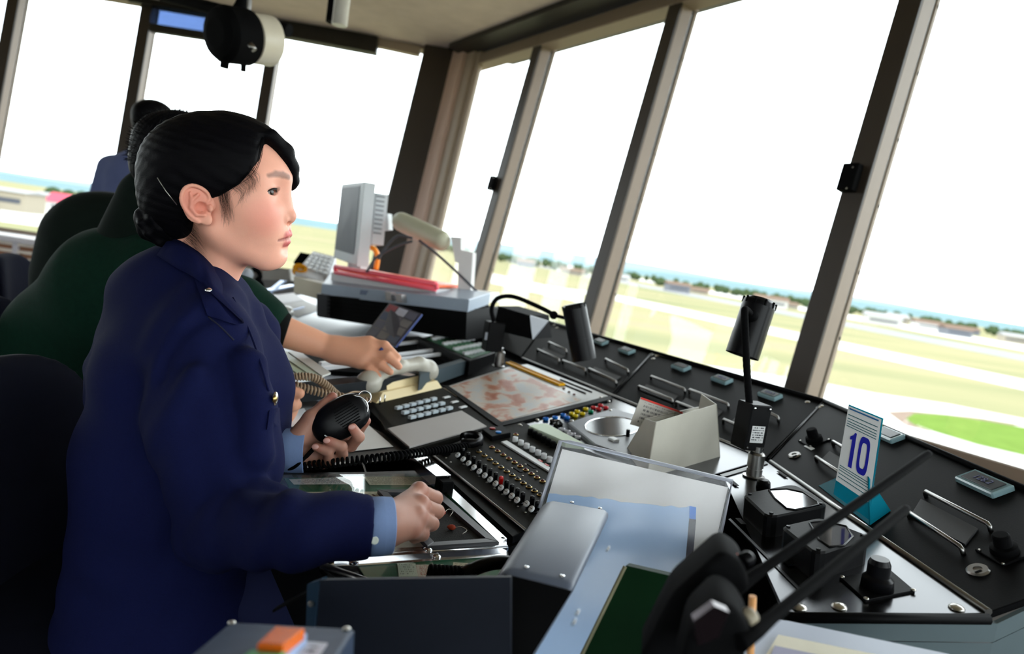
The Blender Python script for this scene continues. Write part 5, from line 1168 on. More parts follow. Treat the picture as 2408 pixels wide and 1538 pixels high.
def sd_handset(P):
    P = P.astype(np.float32); l, r = pt(.04, .035, .034), pt(.93, .04, .034); ax = nrm(ez*1.0)
    d = smin(ell(P, l+ax*.006, (.029, .029, .026)), ell(P, r+ax*.006, (.029, .029, .026)), .004)
    h = chain(P, [l+ax*.014, pt(.2, .037, .060), pt(.5, .04, .064), pt(.8, .04, .062), r+ax*.014], [.021, .0165, .0150, .0165, .021], .012)
    d = smin(d, h, .012); return smax(d, -(P-np.float32(l-ax*.012))@np.float32(ax), .003)
v_, f_ = polygonize(sd_handset, np.minimum(a_, b_)-.06, np.maximum(a_, b_)+.13, .0028, 1); me = np_mesh('handset', [(v_, f_)]); me.transform(Matrix.Translation(-base(ph))); link('handset', me, tele_g, ph)
MB().tube([pt(.10, -.004, .001), pt(.10, -.004, .02)], .0018, 6).build('clip', chrome, ph); MB().tube([pt(.0, -.012, .001), pt(.0, -.012, .02)], .0018, 6).build('clip', chrome, ph)
tan_c = mat('tan coiled cord', s2l(150, 126, 100), .5); zt_ = .80
coil(oy(676, 886, 1.27), oy(800, 935, 1.33), 22, .0062, .0022, mid=oy(742, 890, 1.29)).build('coiled_cord', tan_c, ph)
coil(oy(690, 905, 1.27), oy(868, 945, 1.34), 22, .0065, .0023, mid=oy(775, 928, 1.30)).build('coiled_cord', tan_c, ph)
MB().tube(spline([oy(800, 935, 1.33), oy(830, 922, 1.36), pt(.0, .04, .02)], 16), .002, 6).build('cord_tail', tan_c, ph)
# grey desk behind the officer and the strip bay
desk_g = mat('blue grey desk surface', s2l(176, 184, 194), .4, var=.04); ZR = .765
rd = thing('rear_desk', 'long blue grey desk running to the far windows behind the telephone', 'desk', (*oz(760, 780, ZR)[:2], 0))
MB().slab([oz(x, y, ZR) for x, y in [(470, 860), (640, 905), (860, 905), (1040, 880), (1128, 800), (1150, 760), (900, 695), (560, 692), (330, 730)]], (0, 0, 1), .05, .002).build('desk_top', desk_g, rd)
MB().slab([oz(x, y, ZR-.03) for x, y in [(500, 835), (640, 850), (780, 840), (900, 800), (960, 760), (880, 705), (560, 702), (380, 730)]], (0, 0, 1), ZR-.005).build('plinth', black_m, rd)
def prism(px, Y, vec, parent, name, m, bev=0):
    pts = [oy(*p, Y if not hasattr(Y, '__len__') else Y[i]) for i, p in enumerate(px)]; vec = np.asarray(vec, float); L = np.linalg.norm(vec)
    return MB().slab(pts, -vec/L, L, bev).build(name, m, parent)
bay = thing('strip_bay', 'black flight strip bay with white strip rails under the reaching hand', 'strip bay', oz(920, 860, ZR))
MB().slab([oz(x, y, ZR+.012) for x, y in [(715, 868), (985, 885), (1105, 835), (985, 790), (860, 795), (700, 835)]], (0, 0, 1), .010, .001).build('tray', black_m, bay)
MB().slab([oz(x, y, ZR+.04) for x, y in [(985, 872), (1104, 838), (1104, 846), (988, 882)]], (0, 0, 1), .038, .001).build('front_rail', mat('slate grey metal', s2l(66, 78, 84), .45, spec=.25), bay)
MB().slab([oz(x, y, ZR+.03) for x, y in [(700, 900), (985, 868), (988, 882), (705, 915)]], (0, 0, 1), .028, .001).build('front_rail', mat('dark slate metal', s2l(30, 34, 38), .5, spec=.2), bay)
for a, b in (((752, 856), (1016, 824)), ((752, 867), (1034, 833)), ((840, 820), (980, 804))):
    p, q = oz(*a, ZR+.026), oz(*b, ZR+.026); d = nrm(q-p); MB().box((p+q)/2, (np.linalg.norm(q-p), .010, .010), np.array([d, np.cross(dzv, d), dzv]).T, .001).build('strip_rail', white_p, bay)
for i in range(3):
    q = [(630+i*24, 833-i*3), (652+i*24, 829-i*3), (742+i*18, 884-i*4), (722+i*18, 892-i*4)]
    tag(MB().slab([oz(x, y, ZR+.05+i*.002) for x, y in q], (0, 0, 1), .004, .0005).build('flight_strip', mat(['pale green card', 'grey green card', 'white card'][i], [s2l(168, 184, 160), s2l(172, 184, 168), s2l(190, 190, 186)][i], .5, var=.05)), ['pale green flight strip holder, leftmost under the reaching forearm', 'middle grey green flight strip holder under the forearm', 'whitish flight strip holder nearest the strip bay'][i], 'flight strip', 'flight strips under the forearm')
kb = thing('green_key_box', 'black key box with green panel and rows of white keys beside the far lamp', 'key box', oz(1080, 820, ZR))
MB().slab([oz(x, y, ZR+.045) for x, y in [(985, 795), (1060, 778), (1165, 828), (1105, 848)]], (0, 0, 1), .043, .002).build('case', black_p, kb)
MB().slab([oz(x, y, ZR+.047) for x, y in [(1003, 796), (1062, 783), (1155, 826), (1108, 842)]], (0, 0, 1), .002).build('panel', mat('green panel', s2l(14, 92, 50), .4), kb)
for (a, b) in (((1020, 799), (1075, 787)), ((1046, 811), (1110, 800)), ((1072, 823), (1130, 812)), ((1095, 834), (1146, 824))):
    for i in range(7):
        p = oz(*lerp(a, b, i/6), ZR+.047); MB().box(p+dzv*.004, (.016, .016, .008), rr, .0015).build('key', white_p, kb)
MB().tube(spline([oz(1116, 862, ZR+.0), oz(1114, 850, ZR+.03), oz(1120, 846, ZR+.04)], 8), .002, 6).build('latch', chrome, kb)
# card wallet leaning beside the hand
cw_ = thing('card_wallet', 'dark plastic wallet of little grey cards leaning behind the reaching hand', 'wallet', oz(905, 815, ZR))
Yw = [1.98, 1.86, 1.80, 1.93]; wpx = [(917, 711), (992, 738), (930, 815), (858, 788)]
wp_ = [oy(*p, y) for p, y in zip(wpx, Yw)]; wn_ = nrm(np.cross(wp_[1]-wp_[0], wp_[3]-wp_[0])); wn_ = wn_ if wn_@(EYE-wp_[0]) > 0 else -wn_
MB().slab(wp_, wn_, .006, .0008).build('backing', mat('blue plastic edge', s2l(60, 76, 130), .3), cw_)
MB().slab([w+wn_*.0008 for w in wp_], wn_, .0008).build('page', mat('dark grey page', s2l(58, 56, 70), .3), cw_)
wi = lambda u, v, h=.0022: (wp_[0]*(1-u)+wp_[1]*u)*(1-v)+(wp_[3]*(1-u)+wp_[2]*u)*v+wn_*h
for i in range(3):
    for j in range(4):
        col_ = s2l(*random.choice([(96, 96, 112), (110, 104, 112), (84, 92, 116), (120, 116, 118)])) if (i, j) not in ((0, 0), (1, 0)) else (s2l(150, 80, 90) if i == 0 else s2l(190, 190, 205))
        MB().slab([wi(.05+i*.31, .05+j*.235), wi(.05+i*.31+.28, .05+j*.235), wi(.05+i*.31+.28, .05+j*.235+.20), wi(.05+i*.31, .05+j*.235+.20)], wn_, .0008).build('pocket_card', mat('wallet card %d%d' % (i, j), col_, .25), cw_)
# black rack with pale top and coral tray, monitor, lamp tube
rack = thing('equipment_rack', 'low black equipment rack with blue grey top behind the strip bay', 'rack', oz(930, 770, ZR))
Yr = 2.30
prism([(750, 692), (1098, 727), (1095, 800), (748, 745)], [2.42, 2.16, 2.16, 2.42], (.12, .30, 0), rack, 'body', black_p)
prism([(745, 690), (768, 694), (768, 748), (745, 742)], [2.40, 2.38, 2.38, 2.40], (.05, .12, 0), rack, 'side_cheek', mat('dark grey cheek', (.03, .03, .034), .4), 0)
for k in range(5): prism([(770, 699+k*9), (925, 715+k*9), (925, 716.5+k*9), (770, 700.5+k*9)], [2.37, 2.25, 2.25, 2.37], (.002, -.004, 0), rack, 'vent_slot', black_m)
rt = [oy(755, 690, 2.42), oy(1100, 730, 2.15), oy(1150, 712, 2.35), oy(775, 660, 2.72)]
pale = mat('pale blue grey casing', s2l(160, 172, 188), .4, var=.04)
MB().slab([p+dzv*.035 for p in rt], (0, 0, 1), .04, .003).build('top_casing', pale, rack)
for a in ((905, 690), (930, 695)): prism([(a[0], a[1]-4), (a[0]+14, a[1]-2), (a[0]+16, a[1]+18), (a[0]+2, a[1]+16)], 2.18, (.01, .03, 0), rack, 'latch', steel)
for q in ((848, 682), (985, 706)): prism([q, (q[0]+18, q[1]+2), (q[0]+12, q[1]+12), (q[0]-2, q[1]+10)], 2.27, (.0, .004, 0), rack, 'grip_recess', mat('grip grey', s2l(90, 100, 120), .5))
prn = thing('flat_printer', 'pale grey flat printer carrying the coral tray', 'printer', oy(900, 690, 2.4))
prism([(780, 640), (1026, 680), (1024, 700), (778, 668)], [2.50, 2.28, 2.28, 2.50], (.10, .28, 0), prn, 'case', mat('pale grey casing', s2l(196, 196, 198), .4, var=.03))
tr_ = thing('coral_tray', 'translucent coral plastic tray on top of the flat printer', 'tray', oy(900, 655, 2.4))
coral = mat('coral plastic', s2l(250, 96, 112), .3, var=.05)
for seg_ in (((788, 627), (1025, 668)), ((788, 640), (1025, 680)), ((788, 627), (790, 641)), ((1025, 667), (1027, 681))):
    MB().tube([oy(*seg_[0], 2.48 if seg_[0][0] < 900 else 2.27), oy(*seg_[1], 2.48 if seg_[1][0] < 900 else 2.27)], .008, 8).build('rim', coral, tr_)
prism([(795, 630), (1020, 669), (1020, 676), (795, 637)], [2.50, 2.30, 2.30, 2.50], (.08, .20, .0), tr_, 'sheet', mat('orange sheet', s2l(250, 110, 60), .4), 0)
mon = thing('flat_monitor', 'grey flat monitor seen almost edge-on beside the corner post', 'monitor', oy(830, 640, 2.62))
mq = [oy(803, 433, 2.72), oy(856, 427, 2.50), oy(838, 625, 2.50), oy(784, 606, 2.72)]; mn = nrm(np.cross(mq[1]-mq[0], mq[3]-mq[0])); mn = mn if mn@(EYE-mq[0]) > 0 else -mn
lgrey = mat('light grey monitor case', s2l(196, 202, 206), .4, var=.03)
MB().slab(mq, mn, .045, .003).build('case', lgrey, mon)
mi = lambda u, v, h=.0015: (mq[0]*(1-u)+mq[1]*u)*(1-v)+(mq[3]*(1-u)+mq[2]*u)*v+mn*h
MB().slab([mi(.04, .05), mi(.86, .05), mi(.86, .88), mi(.04, .88)], mn, .001).build('screen', mat('dark screen', (.07, .08, .10), .4, var=.1, spec=.25), mon)
bk = [p-mn*.05 for p in mq]; bq = lambda u, v, h: (bk[0]*(1-u)+bk[1]*u)*(1-v)+(bk[3]*(1-u)+bk[2]*u)*v-mn*h
MB().slab([bq(.12, .14, 0), bq(.97, .10, 0), bq(.97, .72, 0), bq(.12, .78, 0)], mn, .05, .004).build('back_housing', lgrey, mon)
for k in range(9): MB().box(bq(.985, .14+k*.055, .02), (.004, .03, .006), np.array([nrm(mq[1]-mq[0]), mn, np.cross(nrm(mq[1]-mq[0]), mn)]).T).build('vent_slot', greyp, mon)
prism([(820, 600), (850, 606), (846, 650), (815, 645)], 2.62, (.02, .05, 0), mon, 'neck', lgrey)
prism([(880, 505), (912, 502), (914, 540), (882, 543)], 2.6, (.01, .03, 0), mon, 'bracket', lgrey); prism([(884, 511), (905, 509), (906, 534), (886, 536)], 2.595, (.0, .01, 0), mon, 'bracket_knob', black_m)
tb = thing('tube_lamp', 'beige rounded tube lamp on a pale grey bracket stand before the window', 'lamp', oy(1090, 700, 2.45))
ta, tz = oy(945, 522, 2.58), oy(1038, 566, 2.44); tv = nrm(tz-ta); tl_ = np.linalg.norm(tz-ta); beig = mat('beige plastic tube', s2l(186, 184, 160), .4, var=.04)
prof = [(0, -.038)]+[(.036*math.sin(t), -.038*math.cos(t)) for t in np.linspace(.3, math.pi/2, 7)]+[(.037, tl_*.5)]+[(.036*math.cos(t), tl_+.03*math.sin(t)) for t in np.linspace(0, 1.45, 7)]+[(0, tl_+.031)]
MB().lathe(prof, ta, tv, 24, sharp=False).build('tube', beig, tb)
stg = mat('pale grey bracket', s2l(206, 204, 202), .45, var=.03)
prism([(1060, 556), (1084, 558), (1084, 588), (1112, 594), (1106, 690), (1076, 690), (1078, 618), (1070, 616), (1066, 590)], 2.42, (.01, .03, 0), tb, 'stand', stg)
prism([(1040, 676), (1145, 688), (1150, 712), (1038, 700)], 2.42, (.04, .12, 0), tb, 'stand_base', stg)
cab = mat('grey cable', s2l(70, 72, 78), .5)
for P_ in ([(985, 565), (1030, 600), (1085, 650), (1125, 690), (1148, 720)], [(970, 560), (935, 555), (905, 585), (890, 610)], [(970, 567), (930, 580), (885, 606), (862, 640)]): MB().tube(spline([oy(x, y, 2.4) for x, y in P_], 30), .0045, 8).build('cable', cab, tb)
oc = thing('orange_cable', 'bright orange cable loop behind the monitor', 'cable', oy(885, 625, 2.66)); MB().tube(spline([oy(868, 580, 2.68), oy(882, 588, 2.66), oy(888, 606, 2.66), oy(884, 634, 2.66)], 20), .010, 10).build('loop', mat('orange jacket', s2l(240, 140, 20), .4), oc)
# clutter on the far part of the desk
def clutter(nm, lab, cat, px, Y, vec, m, bev=.003): return tag(MB().slab([oy(*p, Y[i] if hasattr(Y, '__len__') else Y) for i, p in enumerate(px)], -nrm(vec), np.linalg.norm(vec), bev).build(nm, m), lab, cat)
clutter('cream_box', 'cream equipment box with a dark socket left of the black rack', 'box', [(690, 650), (780, 672), (776, 712), (690, 688)], [2.62, 2.5, 2.5, 2.62], (.06, .18, 0), mat('cream metal box', s2l(196, 186, 164), .5, var=.06))
clutter('grey_case', 'grey case under the chin beside the keypad', 'case', [(618, 632), (680, 632), (684, 660), (615, 658)], 2.9, (.06, .18, 0), mat('warm grey case', s2l(160, 156, 150), .5))
kpd = thing('keypad_phone', 'white key telephone with slanted keypad next to the monitor', 'telephone', oy(740, 650, 2.75))
kq = [oy(736, 590, 2.95), oy(790, 603, 2.9), oy(768, 668, 2.62), oy(694, 640, 2.66)]; kn_ = nrm(np.cross(kq[1]-kq[0], kq[3]-kq[0])); kn_ = kn_ if kn_@(EYE-kq[0]) > 0 else -kn_
MB().slab(kq, kn_, .03, .003).build('case', mat('pale phone case', s2l(206, 206, 210), .4), kpd)
ki = lambda u, v, h: (kq[0]*(1-u)+kq[1]*u)*(1-v)+(kq[3]*(1-u)+kq[2]*u)*v+kn_*h
for i in range(5):
    for j in range(5): MB().slab([ki(.08+i*.18, .1+j*.14, .006), ki(.08+i*.18+.12, .1+j*.14, .006), ki(.08+i*.18+.12, .1+j*.14+.09, .006), ki(.08+i*.18, .1+j*.14+.09, .006)], kn_, .006).build('key', white_p, kpd)
clutter('black_tray', 'black flat tray leaning beside the white key telephone', 'tray', [(706, 592), (738, 598), (712, 622), (690, 615)], 2.95, (.0, .01, -.01), black_m)
tp = thing('tape_roll', 'orange roll of tape next to the keypad', 'tape', oy(704, 636, 2.7)); MB().lathe([(.016, 0), (.028, 0), (.028, .022), (.016, .022), (.016, 0)], oy(704, 640, 2.7), (.2, -.5, .8), 24).build('roll', mat('amber tape', s2l(210, 140, 20), .25), tp)
stp = thing('stapler', 'blue grey metal stapler lying on papers below the chin', 'stapler', oy(655, 690, 2.45))
sa, sb_ = oz(628, 684, ZR+.012), oz(688, 672, ZR+.012); sd_ = nrm(sb_-sa); srt = np.array([sd_, np.cross(dzv, sd_), dzv]).T; sl_ = np.linalg.norm(sb_-sa); sm_ = mat('blue grey metal', s2l(130, 146, 176), .3, .6)
MB().box((sa+sb_)/2, (sl_, .03, .012), srt, .003).build('base', sm_, stp); MB().box((sa+sb_)/2+dzv*.028, (sl_, .026, .014), srt@np.array([[.98, 0, -.2], [0, 1, 0], [.2, 0, .98]]), .004).build('arm', sm_, stp)
ms = thing('computer_mouse', 'white computer mouse on the grey desk above the black cuff', 'mouse', oz(668, 735, ZR)); mc_ = oz(668, 738, ZR+.004)
MB().ball(mc_+dzv*.008, (.055, .032, .024), srt, 20, 12).build('shell', mat('white mouse plastic', s2l(216, 214, 208), .22), ms); MB().tube(spline([mc_+sd_*.05+dzv*.01, mc_+sd_*.12+dzv*.004, mc_+sd_*.22+np.array([0, .06, .003])], 14), .003, 6).build('cable', sm_, ms)
for i, (q, lab) in enumerate((([(640, 712), (700, 700), (760, 725), (700, 745)], 'grey sheet of paper between the mouse and the black rack'), ([(590, 690), (625, 680), (640, 705), (600, 720)], 'crumpled white paper beside the stapler'), ([(640, 695), (690, 688), (715, 705), (660, 715)], 'white paper slip lying below the stapler'))):
    lying('loose_paper', mat('loose paper %d' % i, s2l(*[(176, 174, 172), (214, 212, 210), (204, 202, 204)][i]), .7, var=.12, scale=40), [q[3], q[2], q[1], q[0]], ZR+.003+i*.001, lab)
cl_ = thing('headset', 'black headset lying on the far desk below the chin', 'headset', oz(600, 660, ZR))
for P_ in ([(575, 655), (588, 640), (602, 634), (612, 650), (600, 672), (590, 690)], [(602, 655), (615, 668), (618, 690)]): MB().tube(spline([oy(x, y, 2.5) for x, y in P_], 20), .009, 8).build('band', black_m, cl_)
MB().ball(oy(582, 645, 2.48), .022).build('ear_cup', mat('silver plastic', s2l(190, 196, 206), .3), cl_); MB().ball(oy(576, 668, 2.48), .022).build('ear_cup', mat('silver plastic', s2l(190, 196, 206), .3), cl_)
# black visor panel left of the back console
vz = thing('black_screen_hood', 'black hooded display with a grey edge at the left end of the console', 'display', S.at(1200, 770)); 
prism([(1172, 720), (1246, 742), (1252, 798), (1160, 775)], [2.02, 1.96, 1.92, 1.98], (.06, .12, 0), vz, 'hood', black_m); prism([(1246, 742), (1288, 755), (1252, 798)], [1.955, 2.0, 1.915], (.004, .01, 0), vz, 'edge_plate', greyp)
# ================================================================ foreground things close to the camera
fg = thing('card_sleeve', 'clear plastic sleeve with a torn pale blue card standing before the console', 'card sleeve', oy(1480, 1540, .91))
Yf = lambda y: .99-(y-1036)/400*.06
slv = [(1318, 1037), (1722, 1131), (1660, 1400), (1560, 1560), (1180, 1560), (1240, 1300), (1268, 1195)]; sp_ = [oy(x, y, Yf(y)) for x, y in slv]
fn_ = nrm(np.cross(sp_[1]-sp_[0], sp_[3]-sp_[0])); fn_ = fn_ if fn_@(EYE-sp_[0]) > 0 else -fn_
def fpl(x, y, h=0): return opl(x, y, sp_[0]+fn_*h, fn_)
MB().slab([fpl(x, y) for x, y in [(1322, 1056), (1712, 1146), (1655, 1400), (1560, 1560), (1190, 1560), (1250, 1300), (1282, 1190)]], fn_, .001).build('white_card', mat('off white card', s2l(222, 220, 214), .6, var=.03, scale=14), fg)
torn = [(1283, 1192)]+[(1290+i*17, 1160+i*1.8+random.uniform(-3, 3)) for i in range(20)]+[(1622, 1190)]
MB().slab([fpl(x, y, .0014) for x, y in torn+[(1618, 1270), (1612, 1400), (1500, 1560), (1200, 1560), (1255, 1300)]], fn_, .0008).build('blue_card', mat('pale blue card', s2l(176, 204, 234), .5, var=.05, scale=12), fg)
MB().slab([fpl(x, y, .0020) for x, y in [(1622, 1190), (1637, 1193), (1636, 1222), (1621, 1219)]], fn_, .0006).build('blue_tab', mat('bright blue tab', s2l(10, 120, 214), .4), fg)
MB().slab([fpl(x, y, .0020) for x, y in [(1621, 1219), (1637, 1222), (1622, 1400), (1605, 1400)]], fn_, .0006).build('dark_band', mat('dark navy band', s2l(24, 20, 44), .4), fg)
MB().slab([fpl(x, y, .004) for x, y in slv], fn_, .0012).build('clear_sleeve', clear_mat('clear sleeve', (.97, .97, .985), .02, .12), fg)
edge = [fpl(x, y, .003) for x, y in [(1268, 1195), (1318, 1037), (1340, 1040), (1722, 1131), (1700, 1230), (1660, 1400)]]; MB().tube(edge, .003, 8).build('sleeve_rim', mat('cloudy plastic rim', s2l(196, 200, 212), .3, trans=.4), fg)
# grey hood
hd = thing('grey_hood', 'grey metal instrument hood with rounded edge and small screws in the foreground', 'instrument hood', oy(1250, 1600, .62))
tq = [oy(1180, 1338, .62), oy(1356, 1380, .61), oy(1443, 1196, .80), oy(1287, 1170, .82)]; dn = oy(1000, 1620, .58)-tq[0]
bm = bmesh.new(); vs_ = [bm.verts.new(tuple(p)) for p in tq+[p+dn for p in tq]]
for f in ((0, 1, 2, 3), (7, 6, 5, 4), (0, 4, 5, 1), (1, 5, 6, 2), (2, 6, 7, 3), (3, 7, 4, 0)): bm.faces.new([vs_[i] for i in f])
bm.edges.ensure_lookup_table(); ed = [e for e in bm.edges if not (e.verts[0] in vs_[4:] and e.verts[1] in vs_[4:])]
bmesh.ops.bevel(bm, geom=ed, offset=.010, segments=4, profile=.5, affect='EDGES'); bmesh.ops.recalc_face_normals(bm, faces=bm.faces)
for f in bm.faces: f.smooth = True
me = bpy.data.meshes.new('shell'); bm.to_mesh(me); bm.free(); me.transform(Matrix.Translation(-base(hd))); link('shell', me, mat('grey hammered paint', s2l(92, 100, 116), .4, var=.05, spec=.5), hd)
tn = nrm(np.cross(tq[1]-tq[0], tq[3]-tq[0])); tn = tn if tn[2] > 0 else -tn
for q in ((1345, 1182), (1411, 1196), (1238, 1335), (1322, 1356)): MB().lathe([(.0028, 0), (.0024, .0012), (0, .0018)], opl(*q, tq[0]+tn*.0004, tn), tn, 10).build('screw', chrome, hd)
rn = nrm(np.cross(tq[2]-tq[1], dn)); rn = rn if rn[0] > 0 else -rn
for q in ((1428, 1290), (1356, 1440), (1348, 1462)): MB().lathe([(.0028, 0), (.0024, .0012), (0, .0018)], opl(*q, tq[1]+rn*.0004, rn), rn, 10).build('screw', chrome, hd)
fnn = nrm(np.cross(tq[1]-tq[0], dn)); fnn = fnn if fnn@(EYE-tq[0]) > 0 else -fnn
MB().slab([opl(x, y, tq[0]+fnn*.002, fnn) for x, y in [(1186, 1350), (1345, 1390), (1190, 1640), (1025, 1620)]], fnn, .002, .0006).build('front_shade', black_m, hd)  # black sheet: shade on the hood's near side put into colour
MB().lathe([(.0028, 0), (.0028, .008), (.002, .009), (0, .009)], oy(1118, 1388, .60), fnn-np.array([.6, 0, 0]), 12).build('thumb_screw', steel, hd); MB().lathe([(.0028, 0), (.0028, .008), (.002, .009), (0, .009)], oy(1052, 1504, .585), fnn-np.array([.6, 0, 0]), 12).build('thumb_screw', steel, hd)
# dark cabinet with blue flange
cbn = thing('dark_cabinet', 'dark navy equipment cabinet below the near desk leaf', 'cabinet', oy(950, 1538, .56))
dkn = mat('dark navy cabinet paint', (.006, .008, .014), .5, var=.2, spec=.25)
prism([(752, 1364), (1200, 1357), (1200, 1700), (730, 1700)], .56, (.002, .012, -.004), cbn, 'body', dkn); prism([(722, 1374), (752, 1364), (744, 1452), (728, 1700), (712, 1700)], [.585, .56, .56, .56, .585], (.004, .008, 0), cbn, 'flange', mat('blue grey flange', s2l(26, 52, 72), .4))
MB().lathe([(.003, 0), (.002, .002), (0, .002)], oy(731, 1420, .566), (0, -1, .1), 10).build('screw', screwm, cbn)
prism([(640, 1436), (735, 1385), (737, 1390), (642, 1441)], [.64, .58, .58, .64], (.002, .01, 0), cbn, 'rail', black_p)
# button box
bbx = thing('button_box', 'blue grey metal box with orange and green push buttons at the bottom edge', 'button box', oy(640, 1538, .44))
bgm = mat('worn blue grey metal', s2l(46, 58, 78), .5, spec=.3, var=.35, scale=60)
t4 = [oy(440, 1545, .40), oy(780, 1560, .385), oy(833, 1478, .47), oy(540, 1463, .49)]; bn_ = nrm(np.cross(t4[1]-t4[0], t4[3]-t4[0])); bn_ = bn_ if bn_[2] > 0 else -bn_
MB().slab(t4, bn_, .09, .002).build('case', bgm, bbx)
def bp(x, y, h=0): return opl(x, y, t4[0]+bn_*h, bn_)
MB().slab([bp(x, y, .008) for x, y in [(612, 1530), (672, 1535), (722, 1488), (650, 1482)]], bn_, .008, .0006).build('button_base', mat('pale blue plastic', s2l(150, 170, 206), .3), bbx)
MB().slab([bp(x, y, .014) for x, y in [(606, 1512), (666, 1516), (716, 1476), (648, 1472)]], bn_, .007, .001).build('button', mat('translucent orange plastic', s2l(240, 110, 6), .25, trans=.15), bbx)
MB().slab([bp(x, y, .010) for x, y in [(560, 1548), (650, 1552), (672, 1530), (590, 1527)]], bn_, .008, .001).build('button', mat('green plastic', s2l(14, 130, 30), .3), bbx)
tg_ = sheet('name_tag', print_mat('tag print', s2l(190, 190, 200), s2l(40, 44, 60), 3, 9, .45, 0, margin=.25), [bp(x, y, .0012) for x, y in [(690, 1545), (745, 1548), (770, 1512), (722, 1508)]], bn_, .001, bbx)
screws(bbx, type('F', (), dict(at=staticmethod(lambda x, y, h=0: bp(x, y, h)), ez=bn_))(), [(545, 1466), (815, 1480)], .003)
# green folder, two hand-held radios, wooden sticks
gf_ = thing('green_folder', 'dark green folder leaning between the grey hood and the radios', 'folder', oy(1450, 1600, .64)); prism([(1472, 1330), (1612, 1362), (1520, 1600), (1340, 1600)], [.68, .655, .62, .64], (.01, .03, -.01), gf_, 'cover', mat('dark green cover', s2l(5, 36, 15), .6, var=.15, spec=.1)); MB().tube([oy(1470, 1332, .678), oy(1340, 1598, .638)], .002, 6).build('spine_edge', mat('worn khaki edge', s2l(120, 116, 90), .6), gf_)
def radio(lab, body, Yb, ant0, ant1, Ya, knobs, rad):
    p = thing('hand_radio', lab, 'radio', oy(*body[0], Yb)); pts = [oy(x, y, Yb) for x, y in body]
    bm = bmesh.new(); n = len(pts); ex_ = np.array([.01, .05, 0]); vs_ = [bm.verts.new(tuple(q)) for q in pts]+[bm.verts.new(tuple(q+ex_)) for q in pts]
    bm.faces.new(vs_[:n]); bm.faces.new(vs_[n:][::-1])
    for i in range(n): j = (i+1) % n; bm.faces.new([vs_[i], vs_[n+i], vs_[n+j], vs_[j]])
    bmesh.ops.bevel(bm, geom=list(bm.edges), offset=.007, segments=4, profile=.5, affect='EDGES'); bmesh.ops.recalc_face_normals(bm, faces=bm.faces)
    for f in bm.faces: f.smooth = True
    me = bpy.data.meshes.new('case'); bm.to_mesh(me); bm.free(); me.transform(Matrix.Translation(-base(p))); link('case', me, black_m, p)
    a, b = oy(*ant0, Ya[0]), oy(*ant1, Ya[1]); d = nrm(b-a); MB().tube([a-d*.02, a, a+d*.02, b-d*.003, b], [rad*1.35, rad*1.3, rad, rad*.93, rad*.75], 16).build('antenna', black_m, p)
    for (q, c_, r_, dirv) in knobs: MB().lathe([(r_, 0), (r_*.96, .008), (r_*.8, .010), (0, .010)], oy(*q, Yb+.012), dirv, 16).build('knob', c_, p)
    return p
adir = nrm(oy(2185, 1066, .66)-oy(1745, 1372, .50))
okn = mat('orange red knob', s2l(226, 92, 60), .4)
radio('black hand-held radio with an orange knob and long antenna, upper of the two', [(1700, 1296), (1752, 1330), (1768, 1398), (1690, 1425), (1600, 1560), (1500, 1560), (1580, 1400)], .50, (1752, 1368), (2185, 1066), (.51, .66), [((1712, 1322), okn, .0045, adir), ((1745, 1322), black_g, .006, adir)], .0042)
rb2 = radio('black hand-held radio lowest in the foreground with its antenna crossing the meter', [(1690, 1412), (1742, 1440), (1776, 1500), (1730, 1600), (1590, 1600), (1620, 1480)], .44, (1778, 1482), (2132, 1196), (.45, .60), [((1748, 1462), mat('tan knob', s2l(150, 140, 120), .4), .007, adir)], .0046)
prism([(1632, 1460), (1680, 1425), (1715, 1440), (1690, 1500), (1640, 1520)], .432, (.0, .008, 0), rb2, 'clip_plate', mat('brown chrome clip', s2l(50, 40, 44), .2, .8))
wood = mat('light wood', s2l(226, 164, 104), .55, var=.12, stretch=(60, 60, 4))
wst = thing('wooden_stick', 'light wooden stick standing upright between the radios', 'stick', oy(1768, 1540, .56)); MB().tube([oy(1764, 1560, .56), oy(1770, 1402, .56)], .0032, 12).build('stick', wood, wst)
# grey ledge and papers at the lower right
ldg = thing('side_ledge', 'blue grey ledge below the end of the console at lower right', 'ledge', (*oz(2100, 1500, .72)[:2], 0))
lgm = mat('blue grey ledge paint', s2l(150, 158, 176), .45, var=.04); tgm = mat('teal grey skirt', s2l(86, 100, 104), .5, var=.05)
e0, e1 = GR.at(1850, 1455, -.006), GR.at(2340, 1462, -.006); e2 = SR.at(2470, 1400, -.006); 
for (p, q) in ((e0, e1), (e1, e2)):
    d = nrm(q-p); L_ = np.linalg.norm(q-p); n = np.cross(d, dzv); n = n if n@(EYE-p) > 0 else -n
    MB().slab([p+n*.004, q+n*.004, q+n*.004-dzv*.022, p+n*.004-dzv*.022], n, .006).build('skirt', tgm, ldg); MB().slab([p+n*.003-dzv*.024, q+n*.003-dzv*.024, q+n*.003-dzv*.5, p+n*.003-dzv*.5], n, .006).build('skirt', tgm, ldg)
MB().slab([oz(x, y, .80) for x, y in [(1780, 1446), (1850, 1455), (2240, 1538), (2400, 1700), (1700, 1700), (1740, 1480)]], (0, 0, 1), .03, .003).build('ledge_top', lgm, ldg)
lying('cream_folder_edge', mat('cream worn paper', s2l(214, 208, 188), .7, var=.10, scale=30), [(1740, 1640), (2200, 1640), (2105, 1548), (1830, 1492)], .803, 'worn cream papers on the ledge at the lower right edge', 'papers')
lying('lavender_sheet', mat('lavender paper', s2l(150, 148, 172), .7, var=.05), [(1770, 1640), (2040, 1640), (1950, 1545), (1822, 1518)], .8045, 'lavender sheet lying on the cream papers')
